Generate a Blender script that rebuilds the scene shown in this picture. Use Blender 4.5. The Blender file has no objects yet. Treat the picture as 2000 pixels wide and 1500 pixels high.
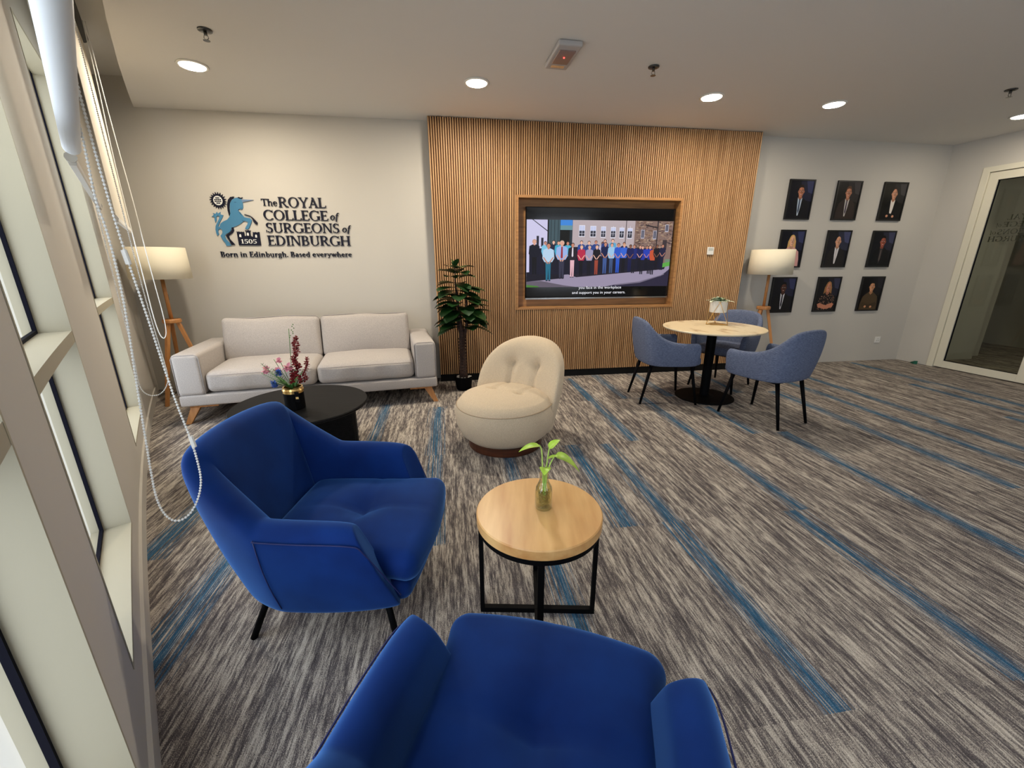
import bpy, bmesh, math, random
from mathutils import Vector, Matrix
random.seed(7)
SC = bpy.context.scene
COL = SC.collection
pi = math.pi
def R(d): return math.radians(d)

# ------------------------------------------------------------------ camera
PITCH, YAW, ROLL, CAMH = R(16.605), R(8.58), R(-0.087), 1.38
fw = Vector((math.sin(YAW)*math.cos(PITCH), math.cos(YAW)*math.cos(PITCH), -math.sin(PITCH)))
rt = Vector((math.cos(YAW), -math.sin(YAW), 0)); up = rt.cross(fw)
rt2 = rt*math.cos(ROLL)+up*math.sin(ROLL); up2 = up*math.cos(ROLL)-rt*math.sin(ROLL)
cd = bpy.data.cameras.new('camera'); cam = bpy.data.objects.new('camera', cd); COL.objects.link(cam)
cd.sensor_fit = 'HORIZONTAL'; cd.sensor_width = 36; cd.lens = 802.4/2000*36; cd.clip_start = 0.03
M4 = Matrix.Identity(4)
for i in range(3):
    M4[i][0] = rt2[i]; M4[i][1] = up2[i]; M4[i][2] = -fw[i]
M4[0][3], M4[1][3], M4[2][3] = 0, 0, CAMH
cam.matrix_world = M4
SC.camera = cam

# ------------------------------------------------------------------ world, exposure, lamp levels
SC.view_settings.view_transform = 'Standard'; SC.view_settings.look = 'None'
SC.view_settings.gamma = 1; SC.view_settings.exposure = 0.0; SC.view_settings.use_curve_mapping = False
wd = bpy.data.worlds.new('sky'); SC.world = wd; wd.use_nodes = True
bg = wd.node_tree.nodes['Background']; bg.inputs[0].default_value = (0.80, 0.89, 1.0, 1); bg.inputs[1].default_value = 4.6
LAMP_W = 31.0
LAMP_COL = (1.0, 0.89, 0.72)
SC.cycles.max_bounces = 8; SC.cycles.diffuse_bounces = 5; SC.cycles.glossy_bounces = 3
SC.cycles.transmission_bounces = 6; SC.cycles.transparent_max_bounces = 10
SC.cycles.caustics_reflective = False; SC.cycles.caustics_refractive = False
SC.cycles.sample_clamp_indirect = 4.0

# ------------------------------------------------------------------ helpers
def lin(c):
    return tuple((x/12.92 if x <= .04045 else ((x+.055)/1.055)**2.4) for x in c)
def rgb(r, g, b): return lin((r/255, g/255, b/255))

class MB:
    def __init__(s): s.v = []; s.f = []; s.c = []; s.col = None
    def add(s, vs, fs):
        o = len(s.v); s.v += [tuple(v) for v in vs]
        for f in fs:
            s.f.append(tuple(i+o for i in f)); s.c.append(s.col)
    def box(s, lo, hi, M=None):
        x0, y0, z0 = lo; x1, y1, z1 = hi
        vs = [(x0,y0,z0),(x1,y0,z0),(x1,y1,z0),(x0,y1,z0),(x0,y0,z1),(x1,y0,z1),(x1,y1,z1),(x0,y1,z1)]
        if M is not None: vs = [M @ Vector(v) for v in vs]
        s.add(vs, [(3,2,1,0),(4,5,6,7),(0,1,5,4),(1,2,6,5),(2,3,7,6),(3,0,4,7)])
    def loft(s, rings, cap=True, closed=False, wrap=True):
        n = len(rings[0]); vs = [v for r in rings for v in r]; fs = []
        m = len(rings)
        for i in range(m if closed else m-1):
            j = (i+1) % m
            for k in range(n if wrap else n-1):
                l = (k+1) % n
                fs.append((i*n+k, i*n+l, j*n+l, j*n+k))
        if cap and not closed:
            fs.append(tuple(range(n-1, -1, -1))); fs.append(tuple((m-1)*n+k for k in range(n)))
        s.add(vs, fs)
    def tube(s, path, r, seg=8, closed=False, cap=True):
        P = [Vector(p) for p in path]; n = len(P); rings = []
        nrm = None
        for i, p in enumerate(P):
            a = P[(i-1) % n] if (closed or i > 0) else p
            b = P[(i+1) % n] if (closed or i < n-1) else p
            t = (b-a).normalized()
            if nrm is None:
                nrm = t.orthogonal().normalized()
            nrm = (nrm - t*nrm.dot(t)).normalized(); bn = t.cross(nrm)
            rr = r[i] if isinstance(r, (list, tuple)) else r
            rings.append([p+(nrm*math.cos(2*pi*k/seg)+bn*math.sin(2*pi*k/seg))*rr for k in range(seg)])
        s.loft(rings, cap=cap, closed=closed)
    def lathe(s, prof, c=(0,0,0), seg=32, sx=1, sy=1, M=None):
        rings = []
        for r, z in prof:
            ring = [Vector((c[0]+r*sx*math.cos(2*pi*k/seg), c[1]+r*sy*math.sin(2*pi*k/seg), c[2]+z)) for k in range(seg)]
            if M is not None: ring = [M @ v for v in ring]
            rings.append(ring)
        s.loft(rings)
    def ball(s, c, r, seg=8, rings=5, sx=1, sy=1, sz=1):
        prof = [(max(1e-4, math.sin(pi*i/rings))*r, -math.cos(pi*i/rings)*r*sz) for i in range(rings+1)]
        s.lathe(prof, c, seg, sx, sy)
    def prism(s, pts, y0, y1, M=None):
        # outline (x, z) extruded along y
        n = len(pts); vs = [(x, y0, z) for x, z in pts]+[(x, y1, z) for x, z in pts]
        if M is not None: vs = [M @ Vector(v) for v in vs]
        s.add(vs, [tuple(range(n)), tuple(range(2*n-1, n-1, -1))]+[(i, n+i, n+(i+1) % n, (i+1) % n) for i in range(n)])
    def prismz(s, pts, z0, z1):
        n = len(pts); vs = [(x, y, z0) for x, y in pts]+[(x, y, z1) for x, y in pts]
        s.add(vs, [tuple(range(n-1, -1, -1)), tuple(range(n, 2*n))]+[(i, (i+1) % n, n+(i+1) % n, n+i) for i in range(n)])
    def rbox(s, c, size, r, m=4, k=3, fn=None, M=None):
        # rounded box; fn reshapes each local point
        h = [x/2 for x in size]
        def axis(hh):
            rr = min(r, hh*.999); inn = hh-rr
            return [-(inn+rr*math.tan((1-i/k)*pi/4)) for i in range(k)]+[-inn+2*inn*i/m for i in range(m+1)]+[inn+rr*math.tan((i+1)/k*pi/4) for i in range(k)]
        ax = [axis(x) for x in h]; idx = {}; vs = []; fs = []
        def vid(i, j, l):
            key = (i, j, l)
            if key not in idx:
                p = [ax[0][i], ax[1][j], ax[2][l]]
                q = Vector([max(-(h[a]-min(r,h[a]*.999)), min(h[a]-min(r,h[a]*.999), p[a])) for a in range(3)])
                d = Vector(p)-q
                if d.length > 1e-9:
                    d.normalize(); d = Vector([d[a]*min(r, h[a]*.999) for a in range(3)])
                v = q+d
                if fn: v = Vector(fn(v))
                v = v+Vector(c)
                if M is not None: v = M @ v
                idx[key] = len(vs); vs.append(v)
            return idx[key]
        n = [len(a)-1 for a in ax]
        for i in range(n[0]):
            for j in range(n[1]):
                fs.append((vid(i,j,0), vid(i,j+1,0), vid(i+1,j+1,0), vid(i+1,j,0)))
                fs.append((vid(i,j,n[2]), vid(i+1,j,n[2]), vid(i+1,j+1,n[2]), vid(i,j+1,n[2])))
        for i in range(n[0]):
            for l in range(n[2]):
                fs.append((vid(i,0,l), vid(i+1,0,l), vid(i+1,0,l+1), vid(i,0,l+1)))
                fs.append((vid(i,n[1],l), vid(i,n[1],l+1), vid(i+1,n[1],l+1), vid(i+1,n[1],l)))
        for j in range(n[1]):
            for l in range(n[2]):
                fs.append((vid(0,j,l), vid(0,j,l+1), vid(0,j+1,l+1), vid(0,j+1,l)))
                fs.append((vid(n[0],j,l), vid(n[0],j+1,l), vid(n[0],j+1,l+1), vid(n[0],j,l+1)))
        s.add(vs, fs)
    def build(s, name, mat=None, parent=None, smooth=False, bevel=0, sub=0, label=None, off=None, fixn=True):
        me = bpy.data.meshes.new(name)
        vs = s.v if off is None else [(x-off[0], y-off[1], z-off[2]) for x, y, z in s.v]
        me.from_pydata(vs, [], s.f); me.update()
        if any(c is not None for c in s.c):
            at = me.color_attributes.new('tint', 'FLOAT_COLOR', 'CORNER')
            for p in me.polygons:
                c = s.c[p.index] or (1, 1, 1)
                for li in p.loop_indices: at.data[li].color = (c[0], c[1], c[2], 1)
        if fixn:
            bm = bmesh.new(); bm.from_mesh(me); bmesh.ops.recalc_face_normals(bm, faces=bm.faces); bm.to_mesh(me); bm.free()
        if mat: me.materials.append(mat)
        o = bpy.data.objects.new(name, me); COL.objects.link(o)
        if smooth:
            for p in me.polygons: p.use_smooth = True
        if parent: o.parent = parent
        if bevel:
            b = o.modifiers.new('bevel', 'BEVEL'); b.width = bevel; b.segments = 2; b.limit_method = 'ANGLE'; b.angle_limit = R(40)
        if sub:
            m = o.modifiers.new('subsurf', 'SUBSURF'); m.levels = sub; m.render_levels = sub
        if label: o['label'] = label
        return o

def tag(o, label, cat, group=None, kind=None):
    o['label'] = label; o['category'] = cat
    if group: o['group'] = group
    if kind: o['kind'] = kind
    return o
def thing(name, label, cat, loc=(0,0,0), rz=0, group=None):
    o = bpy.data.objects.new(name, None); COL.objects.link(o); o.empty_display_size = .1
    o.location = loc; o.rotation_euler = (0, 0, rz)
    return tag(o, label, cat, group)
def struct(o):
    o['kind'] = 'structure'; return o
def copy_tree(o, loc, rz, label, group=None):
    r = o.copy(); COL.objects.link(r); r.location = loc; r.rotation_euler = (0, 0, rz); r['label'] = label
    if group: r['group'] = group
    def rec(src, dst):
        for ch in list(src.children):
            c = ch.copy(); COL.objects.link(c); c.parent = dst; rec(ch, c)
    rec(o, r)
    return r
def text_mesh(body, size=1.0, ext=0.0):
    cu = bpy.data.curves.new('t', 'FONT'); cu.body = body; cu.size = size; cu.extrude = ext; cu.resolution_u = 3
    o = bpy.data.objects.new('t', cu); COL.objects.link(o)
    me = bpy.data.meshes.new_from_object(o.evaluated_get(bpy.context.evaluated_depsgraph_get()))
    vs = [tuple(v.co) for v in me.vertices]; fs = [tuple(p.vertices) for p in me.polygons]
    bpy.data.objects.remove(o); bpy.data.curves.remove(cu); bpy.data.meshes.remove(me)
    return vs, fs

# ------------------------------------------------------------------ materials
def mat(name, col, rough=.6, metal=0, spec=.5, noise=None, bump=None, sheen=0, emit=None, coat=0):
    m = bpy.data.materials.new(name); m.use_nodes = True; nt = m.node_tree; b = nt.nodes['Principled BSDF']
    b.inputs['Base Color'].default_value = (*col, 1); b.inputs['Roughness'].default_value = rough
    b.inputs['Metallic'].default_value = metal; b.inputs['Specular IOR Level'].default_value = spec
    if coat: b.inputs['Coat Weight'].default_value = coat
    if sheen:
        b.inputs['Sheen Weight'].default_value = sheen; b.inputs['Sheen Roughness'].default_value = .4
    if emit:
        b.inputs['Emission Color'].default_value = (*emit[0], 1); b.inputs['Emission Strength'].default_value = emit[1]
    tc = nt.nodes.new('ShaderNodeTexCoord')
    if noise:   # (scale xyz, col2, detail, contrast lo, hi)
        mp = nt.nodes.new('ShaderNodeMapping'); mp.inputs['Scale'].default_value = noise[0]
        nt.links.new(tc.outputs['Object'], mp.inputs[0])
        n = nt.nodes.new('ShaderNodeTexNoise'); n.inputs['Scale'].default_value = 1; n.inputs['Detail'].default_value = noise[2]
        nt.links.new(mp.outputs[0], n.inputs['Vector'])
        r = nt.nodes.new('ShaderNodeValToRGB'); r.color_ramp.elements[0].position = noise[3]; r.color_ramp.elements[1].position = noise[4]
        r.color_ramp.elements[0].color = (*col, 1); r.color_ramp.elements[1].color = (*noise[1], 1)
        nt.links.new(n.outputs['Fac'], r.inputs[0]); nt.links.new(r.outputs[0], b.inputs['Base Color'])
    if bump:    # (scale, strength, distance)
        n2 = nt.nodes.new('ShaderNodeTexNoise'); n2.inputs['Scale'].default_value = bump[0]; n2.inputs['Detail'].default_value = 3
        nt.links.new(tc.outputs['Object'], n2.inputs['Vector'])
        bp = nt.nodes.new('ShaderNodeBump'); bp.inputs['Strength'].default_value = bump[1]; bp.inputs['Distance'].default_value = bump[2]
        nt.links.new(n2.outputs['Fac'], bp.inputs['Height']); nt.links.new(bp.outputs[0], b.inputs['Normal'])
    return m
def emis(name, col, st):
    m = bpy.data.materials.new(name); m.use_nodes = True; nt = m.node_tree; nt.nodes.clear()
    e = nt.nodes.new('ShaderNodeEmission'); e.inputs[0].default_value = (*col, 1); e.inputs[1].default_value = st
    o = nt.nodes.new('ShaderNodeOutputMaterial'); nt.links.new(e.outputs[0], o.inputs[0]); return m
def tinted(name, rough=.3, emission=None, coat=0):
    m = bpy.data.materials.new(name); m.use_nodes = True; nt = m.node_tree; b = nt.nodes['Principled BSDF']
    a = nt.nodes.new('ShaderNodeAttribute'); a.attribute_name = 'tint'
    b.inputs['Roughness'].default_value = rough; b.inputs['Specular IOR Level'].default_value = .25
    if coat: b.inputs['Coat Weight'].default_value = coat; b.inputs['Coat Roughness'].default_value = .05
    if emission:
        b.inputs['Base Color'].default_value = (.003, .003, .003, 1)
        nt.links.new(a.outputs['Color'], b.inputs['Emission Color']); b.inputs['Emission Strength'].default_value = emission
    else:
        nt.links.new(a.outputs['Color'], b.inputs['Base Color'])
    return m
def glass(name, tint=(1,1,1), refl=.4, rough=0.0, pw_=4):
    m = bpy.data.materials.new(name); m.use_nodes = True; nt = m.node_tree; nt.nodes.clear()
    t = nt.nodes.new('ShaderNodeBsdfTransparent'); t.inputs[0].default_value = (*tint, 1)
    g = nt.nodes.new('ShaderNodeBsdfGlossy'); g.inputs['Roughness'].default_value = rough
    lw = nt.nodes.new('ShaderNodeLayerWeight'); lw.inputs[0].default_value = .5
    pw = nt.nodes.new('ShaderNodeMath'); pw.operation = 'POWER'; pw.inputs[1].default_value = pw_
    ma = nt.nodes.new('ShaderNodeMath'); ma.operation = 'MULTIPLY_ADD'; ma.inputs[1].default_value = refl; ma.inputs[2].default_value = .03
    nt.links.new(lw.outputs['Facing'], pw.inputs[0]); nt.links.new(pw.outputs[0], ma.inputs[0])
    mx = nt.nodes.new('ShaderNodeMixShader'); o = nt.nodes.new('ShaderNodeOutputMaterial')
    nt.links.new(ma.outputs[0], mx.inputs[0]); nt.links.new(t.outputs[0], mx.inputs[1]); nt.links.new(g.outputs[0], mx.inputs[2]); nt.links.new(mx.outputs[0], o.inputs[0])
    return m

m_wall = mat('wall_paint', rgb(196, 191, 182), .75, bump=(60, .05, .002))
m_ceil = mat('ceiling_paint', rgb(222, 219, 214), .8)
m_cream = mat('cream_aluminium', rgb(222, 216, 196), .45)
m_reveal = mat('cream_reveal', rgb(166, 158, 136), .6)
m_stone = mat('cream_stone', rgb(215, 200, 170), .8, noise=((6,6,6), rgb(205, 188, 155), 3, .3, .7))
m_pave = mat('white_paving', rgb(225, 226, 226), .8)
m_gasket = mat('black_gasket', (.004, .004, .009), .8, spec=.1)
m_glass = glass('window_glass')
m_oak = mat('oak_slats', rgb(206, 164, 118), .5, noise=((34, 34, 1.3), rgb(168, 126, 84), 4, .35, .72))
m_oakd = mat('oak_veneer', rgb(176, 128, 78), .5, noise=((3, 8, 40), rgb(140, 98, 58), 4, .35, .7))
m_black = mat('black_metal', (.0025, .0025, .003), .6, spec=.07)
m_blackpl = mat('black_plinth', (.003, .003, .003), .6, spec=.2)
m_blackmat = mat('black_ash', (.004, .004, .0045), .5, spec=.12, noise=((4, 60, 60), (.008, .008, .009), 3, .4, .7))
m_white = mat('white_plastic', rgb(228, 226, 220), .4)
m_navy = mat('navy_sign', rgb(9, 13, 36), .5, spec=.25)
m_sblue = mat('blue_sign', rgb(62, 122, 160), .45)
m_hornblue = mat('slate_sign', rgb(104, 128, 160), .45)
m_swhite = mat('white_sign', rgb(225, 225, 222), .4)
m_velvet = mat('blue_velvet', rgb(10, 44, 108), .75, spec=.1, noise=((6, 6, 6), rgb(6, 32, 88), 4, .35, .7), sheen=.7)
m_velvet.node_tree.nodes['Principled BSDF'].inputs['Sheen Tint'].default_value = (.16, .42, 1, 1)
m_pipe = mat('navy_piping', rgb(8, 24, 84), .6)
m_linen = mat('greige_linen', rgb(186, 178, 172), .9, noise=((150, 150, 150), rgb(166, 158, 152), 2, .3, .7), bump=(700, .25, .001), sheen=.15)
m_linenp = mat('grey_linen_piping', rgb(158, 151, 147), .9)
m_boucle = mat('cream_boucle', rgb(222, 202, 172), .95, noise=((260, 260, 260), rgb(196, 176, 148), 2, .3, .7), bump=(260, .9, .004), sheen=.2)
m_boucled = mat('boucle_seam', rgb(170, 148, 120), .95)
m_greyfab = mat('blue_grey_tweed', rgb(70, 80, 108), .9, noise=((60, 60, 420), rgb(108, 118, 142), 3, .35, .65), bump=(500, .25, .001))
m_beech = mat('beech_wood', rgb(196, 138, 82), .45, noise=((30, 30, 3), rgb(170, 112, 60), 3, .35, .7))
m_walnut = mat('walnut_base', rgb(86, 44, 24), .35, noise=((4, 4, 50), rgb(58, 28, 14), 3, .35, .7))
m_table = mat('rubberwood_top', rgb(232, 186, 122), .35, noise=((13, 1.6, 13), rgb(196, 138, 78), 5, .36, .74))
m_marble = mat('cream_marble', rgb(240, 222, 186), .22, noise=((7, 3, 7), rgb(168, 134, 98), 6, .56, .70))
m_shade = mat('lamp_shade_fabric', rgb(226, 216, 192), .85)
m_gold = mat('gold_metal', (.83, .55, .20), .28, metal=1)
m_chrome = mat('chrome', (.7, .7, .7), .15, metal=1)
m_chromed = mat('dark_chrome', (.10, .10, .10), .25, metal=1)
m_leafd = mat('fig_leaf', rgb(26, 62, 22), .38, noise=((9, 9, 9), rgb(14, 40, 14), 3, .35, .7))
m_trunk = mat('brown_trunk', rgb(70, 46, 34), .8, noise=((30, 30, 60), rgb(34, 22, 18), 3, .3, .7), bump=(60, .8, .01))
m_leafl = mat('pothos_leaf', rgb(150, 196, 40), .4, noise=((22, 22, 22), rgb(190, 220, 90), 3, .35, .7))
m_leafm = mat('green_leaf', rgb(50, 104, 44), .5, noise=((30, 30, 30), rgb(96, 150, 70), 3, .35, .7))
m_vari = mat('variegated_leaf', rgb(60, 100, 62), .5, noise=((40, 40, 40), rgb(214, 222, 196), 2, .45, .55))
m_red = mat('crimson_petal', rgb(120, 8, 22), .7)
m_pink = mat('pink_petal', rgb(226, 150, 170), .7)
m_bluep = mat('blue_petal', rgb(70, 110, 200), .7)
m_lilac = mat('lilac_petal', rgb(206, 190, 214), .7)
m_pebble = mat('white_pebbles', rgb(220, 215, 205), .8)
m_blind = mat('blind_fabric', rgb(214, 206, 190), .8)
m_blindw = mat('blind_fabric_white', rgb(216, 220, 224), .55)
m_bead = mat('white_beads', rgb(230, 230, 226), .35)
m_shadedtube = mat('shaded_tube', (.02, .02, .02), .6)  # near-black puts the shade on the blind roll into its colour
# ------------------------------------------------------------------ emblem outlines (x, z on the wall) and hanging chain paths
LOGO = {
'BODY':[(-2.091,2.016),(-2.068,2.004),(-2.061,1.971),(-2.064,1.921),(-2.079,1.898),(-2.104,1.906),(-2.119,1.892),(-2.1,1.87),(-2.083,1.845),(-2.07,1.826),(-2.017,1.816),(-2.001,1.798),(-2.015,1.765),(-2.038,1.724),(-2.056,1.707),(-2.081,1.71),(-2.069,1.735),(-2.051,1.756),(-2.042,1.78),(-2.072,1.79),(-2.093,1.781),(-2.107,1.768),(-2.147,1.745),(-2.188,1.729),(-2.211,1.719),(-2.222,1.693),(-2.246,1.672),(-2.277,1.658),(-2.29,1.641),(-2.284,1.608),(-2.26,1.576),(-2.246,1.544),(-2.293,1.542),(-2.294,1.565),(-2.316,1.6),(-2.331,1.641),(-2.322,1.651),(-2.307,1.67),(-2.304,1.694),(-2.311,1.708),(-2.324,1.711),(-2.323,1.732),(-2.31,1.76),(-2.281,1.781),(-2.237,1.801),(-2.212,1.827),(-2.197,1.858),(-2.192,1.906),(-2.182,1.956),(-2.16,1.99),(-2.125,2.01)],
'TAIL':[(-2.381,1.829),(-2.353,1.846),(-2.363,1.864),(-2.338,1.854),(-2.323,1.874),(-2.317,1.856),(-2.29,1.873),(-2.295,1.851),(-2.268,1.843),(-2.28,1.82),(-2.301,1.792),(-2.322,1.76),(-2.336,1.735),(-2.322,1.723),(-2.321,1.709),(-2.333,1.708),(-2.344,1.694),(-2.347,1.675),(-2.343,1.656),(-2.359,1.641),(-2.366,1.666),(-2.367,1.702),(-2.359,1.736),(-2.339,1.77),(-2.316,1.804),(-2.305,1.828),(-2.317,1.838),(-2.335,1.829),(-2.34,1.795),(-2.353,1.77),(-2.358,1.795),(-2.355,1.827)],
'MANE':[(-2.135,2.023),(-2.169,2.018),(-2.194,1.993),(-2.212,1.948),(-2.217,1.889),(-2.212,1.839),(-2.202,1.849),(-2.198,1.906),(-2.187,1.956),(-2.165,1.993),(-2.136,2.013)],
'LOCK':[(-2.103,2.011),(-2.089,2.02),(-2.071,2.012),(-2.053,2.017),(-2.069,2.0),(-2.085,2.004)],
'HORN':[(-2.065,1.997),(-1.952,1.994),(-2.063,1.97)],
'FORELEG':[(-2.067,1.858),(-2.013,1.842),(-1.991,1.827),(-1.969,1.8),(-1.95,1.773),(-1.956,1.752),(-1.972,1.761),(-1.989,1.783),(-1.992,1.803),(-2.006,1.83),(-2.056,1.846)],
'HINDLEG':[(-2.207,1.727),(-2.193,1.725),(-2.191,1.695),(-2.211,1.669),(-2.253,1.641),(-2.247,1.609),(-2.223,1.578),(-2.206,1.554),(-2.239,1.55),(-2.256,1.598),(-2.275,1.634),(-2.276,1.647),(-2.259,1.66),(-2.226,1.681),(-2.208,1.704)],
'CASTLE':[(-2.168,1.687),(-2.156,1.68),(-2.147,1.687),(-2.135,1.678),(-2.124,1.685),(-2.108,1.678),(-2.103,1.686),(-2.098,1.674),(-2.099,1.64),(-2.082,1.644),(-2.076,1.686),(-2.086,1.687),(-2.081,1.698),(-2.068,1.692),(-2.054,1.701),(-2.039,1.694),(-2.03,1.697),(-2.038,1.679),(-2.038,1.643),(-2.018,1.632),(-2.012,1.673),(-2.012,1.682),(-1.998,1.678),(-1.984,1.682),(-1.972,1.676),(-1.959,1.682),(-1.948,1.681),(-1.952,1.547),(-2.169,1.548)],
'W1':[(-2.149,1.632),(-2.147,1.652),(-2.137,1.661),(-2.129,1.653),(-2.13,1.628)],
'W2':[(-2.073,1.646),(-2.07,1.669),(-2.061,1.677),(-2.052,1.669),(-2.054,1.644)],
'W3':[(-1.995,1.627),(-1.993,1.649),(-1.983,1.658),(-1.975,1.649),(-1.977,1.626)],
}
C0= [(-0.692,1.041,1.705),(-0.691,1.042,1.557),(-0.687,1.044,1.411),(-0.679,1.05,1.277),(-0.672,1.054,1.136),(-0.667,1.057,1.047),(-0.658,1.064,0.946),(-0.656,1.065,0.869),(-0.659,1.063,0.825),(-0.673,1.054,0.779),(-0.693,1.04,0.747),(-0.715,1.026,0.741),(-0.73,1.016,0.768),(-0.736,1.012,0.819),(-0.732,1.014,0.895),(-0.727,1.018,0.974),(-0.72,1.023,1.087),(-0.705,1.032,1.285),(-0.702,1.034,1.392),(-0.703,1.034,1.454),(-0.707,1.031,1.498),(-0.703,1.033,1.578),(-0.701,1.035,1.637)]
C1= [(-1.472,2.143,1.614),(-1.474,2.142,1.449),(-1.478,2.139,1.206),(-1.48,2.138,0.944),(-1.486,2.134,0.858),(-1.487,2.134,0.794),(-1.468,2.146,0.755),(-1.434,2.169,0.749),(-1.407,2.187,0.782),(-1.393,2.196,0.829),(-1.393,2.196,0.902),(-1.402,2.19,1.164),(-1.405,2.188,1.505)]
C2= [(-2.344,3.724,2.609),(-2.359,3.715,2.131),(-2.357,3.715,1.61),(-2.356,3.716,1.194),(-2.356,3.716,0.953),(-2.347,3.722,0.806),(-2.328,3.734,0.77),(-2.306,3.747,0.822),(-2.302,3.75,0.968),(-2.308,3.746,1.211),(-2.313,3.743,1.501),(-2.314,3.742,1.794),(-2.327,3.735,2.236),(-2.332,3.731,2.612)]
# ------------------------------------------------------------------ setting
D = 4.973          # back wall
HC = 2.791         # ceiling
def cx(y): return .02*y*y-.715*y-.221          # window wall in plan
def WP(y, off=0.0, z=0.0):                      # point on window wall, off > 0 towards outside
    s = .04*y-.715; n = math.hypot(1, s)
    return Vector((cx(y)-off/n, y+off*s/n, z))
def rng(a, b, step=.12):
    n = max(1, int(math.ceil(abs(b-a)/step))); return [a+(b-a)*i/n for i in range(n+1)]
def curve_block(mb, y0, y1, o0, o1, z0, z1, step=.12):
    rings = [[WP(y, o0, z0), WP(y, o1, z0), WP(y, o1, z1), WP(y, o0, z1)] for y in rng(y0, y1, step)]
    mb.loft(rings)
YB = -3.2          # rear wall
WR = lambda t, off=0.0, z=0.0: Vector((6.444+.0748*t+off*.9972, D-.9972*t+off*.0748, z))   # right wall, t from the corner

# floor --------------------------------------------------------------
def carpet_material():
    m = bpy.data.materials.new('striped_carpet'); m.use_nodes = True; nt = m.node_tree; N = nt.nodes; L = nt.links
    b = N['Principled BSDF']; b.inputs['Roughness'].default_value = .95; b.inputs['Specular IOR Level'].default_value = .1
    tc = N.new('ShaderNodeTexCoord'); sp = N.new('ShaderNodeSeparateXYZ'); L.new(tc.outputs['Object'], sp.inputs[0])
    def mth(op, a, c=None, d=None, clamp=False):
        n = N.new('ShaderNodeMath'); n.operation = op; n.use_clamp = clamp
        for i, v in enumerate((a, c, d)):
            if v is None: continue
            if isinstance(v, (int, float)): n.inputs[i].default_value = v
            else: L.new(v, n.inputs[i])
        return n.outputs[0]
    X, Y = sp.outputs[0], sp.outputs[1]
    px = mth('FLOOR', mth('MULTIPLY', mth('SUBTRACT', X, .03), 4.0)); py = mth('FLOOR', mth('MULTIPLY', mth('SUBTRACT', Y, .79), 1/1.02))
    cmb = N.new('ShaderNodeCombineXYZ'); L.new(px, cmb.inputs[0]); L.new(py, cmb.inputs[1])
    wn = N.new('ShaderNodeTexWhiteNoise'); wn.noise_dimensions = '2D'; L.new(cmb.outputs[0], wn.inputs['Vector'])
    def noise(sx, sy, det, rough, shift):
        c = N.new('ShaderNodeCombineXYZ'); L.new(mth('MULTIPLY', X, sx), c.inputs[0])
        L.new(mth('MULTIPLY_ADD', Y, sy, mth('MULTIPLY', wn.outputs['Value'], shift)), c.inputs[1])
        n = N.new('ShaderNodeTexNoise'); n.inputs['Scale'].default_value = 1; n.inputs['Detail'].default_value = det; n.inputs['Roughness'].default_value = rough
        L.new(c.outputs[0], n.inputs['Vector']); return n.outputs['Fac']
    n1 = noise(46, 3.6, 6, .78, .12); n2 = noise(150, 16, 3, .75, 60); n3 = noise(460, 300, 1, .5, 0); n4 = noise(11, 1.0, 2, .5, 3)
    v = mth('ADD', mth('MULTIPLY', n1, 1.15), mth('ADD', mth('MULTIPLY', n2, .55), mth('ADD', mth('MULTIPLY', n3, .55), mth('MULTIPLY', n4, .25))))
    ramp = N.new('ShaderNodeValToRGB'); e = ramp.color_ramp.elements
    e[0].position = .42; e[0].color = (*rgb(70, 65, 66), 1); e[1].position = .60; e[1].color = (*rgb(214, 205, 192), 1)
    e2 = e.new(.49); e2.color = (*rgb(108, 101, 99), 1)
    e3 = e.new(.525); e3.color = (*rgb(170, 160, 148), 1)
    L.new(mth('MULTIPLY', v, 1/2.5), ramp.inputs[0])
    # turquoise stripes: x centre, half width, y from, y to
    stripes = [(1.17,.045,.79,2.83),(.90,.05,1.80,2.85),(1.42,.04,2.85,4.7),(1.97,.045,1.80,3.87),(1.91,.045,.79,1.80),(1.93,.04,-1.2,.79),
               (2.72,.05,.79,2.83),(3.50,.05,1.80,3.86),(2.48,.04,2.83,3.50),(2.48,.04,-.2,.79),(3.95,.05,1.80,4.4),(4.30,.05,.79,2.83),(4.35,.05,2.83,4.9),(5.30,.05,2.83,3.86),(5.05,.05,.8,2.83),(5.6,.05,1.8,4.9),
               (.38,.035,2.35,2.83),(.45,.045,.60,1.80),(-.145,.05,1.80,3.90),(-.66,.04,3.0,4.05),(-1.10,.06,.79,1.98),(1.79,.04,3.86,4.8),(2.3,.04,3.86,4.8),(3.1,.04,3.86,4.8),(-1.5,.05,1.9,2.83),(3.2,.045,-1.2,.79)]
    acc = None
    for x0, w, y0, y1 in stripes:
        a = mth('SUBTRACT', 1.0, mth('MULTIPLY', mth('ABSOLUTE', mth('SUBTRACT', X, x0)), .5/w), clamp=True)
        g = mth('MULTIPLY', mth('GREATER_THAN', Y, y0), mth('LESS_THAN', Y, y1))
        a = mth('MULTIPLY', a, g); acc = a if acc is None else mth('MAXIMUM', acc, a)
    fine = noise(210, .8, 2, .6, 11)
    f2 = mth('MULTIPLY', mth('ADD', mth('MULTIPLY', acc, .72), mth('MULTIPLY', mth('SUBTRACT', fine, .5), 3.2)), 1.0)
    msk = N.new('ShaderNodeValToRGB'); msk.color_ramp.elements[0].position = .40; msk.color_ramp.elements[1].position = .56
    L.new(f2, msk.inputs[0])
    mk = mth('MULTIPLY', msk.outputs[0], mth('GREATER_THAN', acc, .02))
    bl = N.new('ShaderNodeValToRGB'); bl.color_ramp.elements[0].position = .38; bl.color_ramp.elements[1].position = .62
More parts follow.
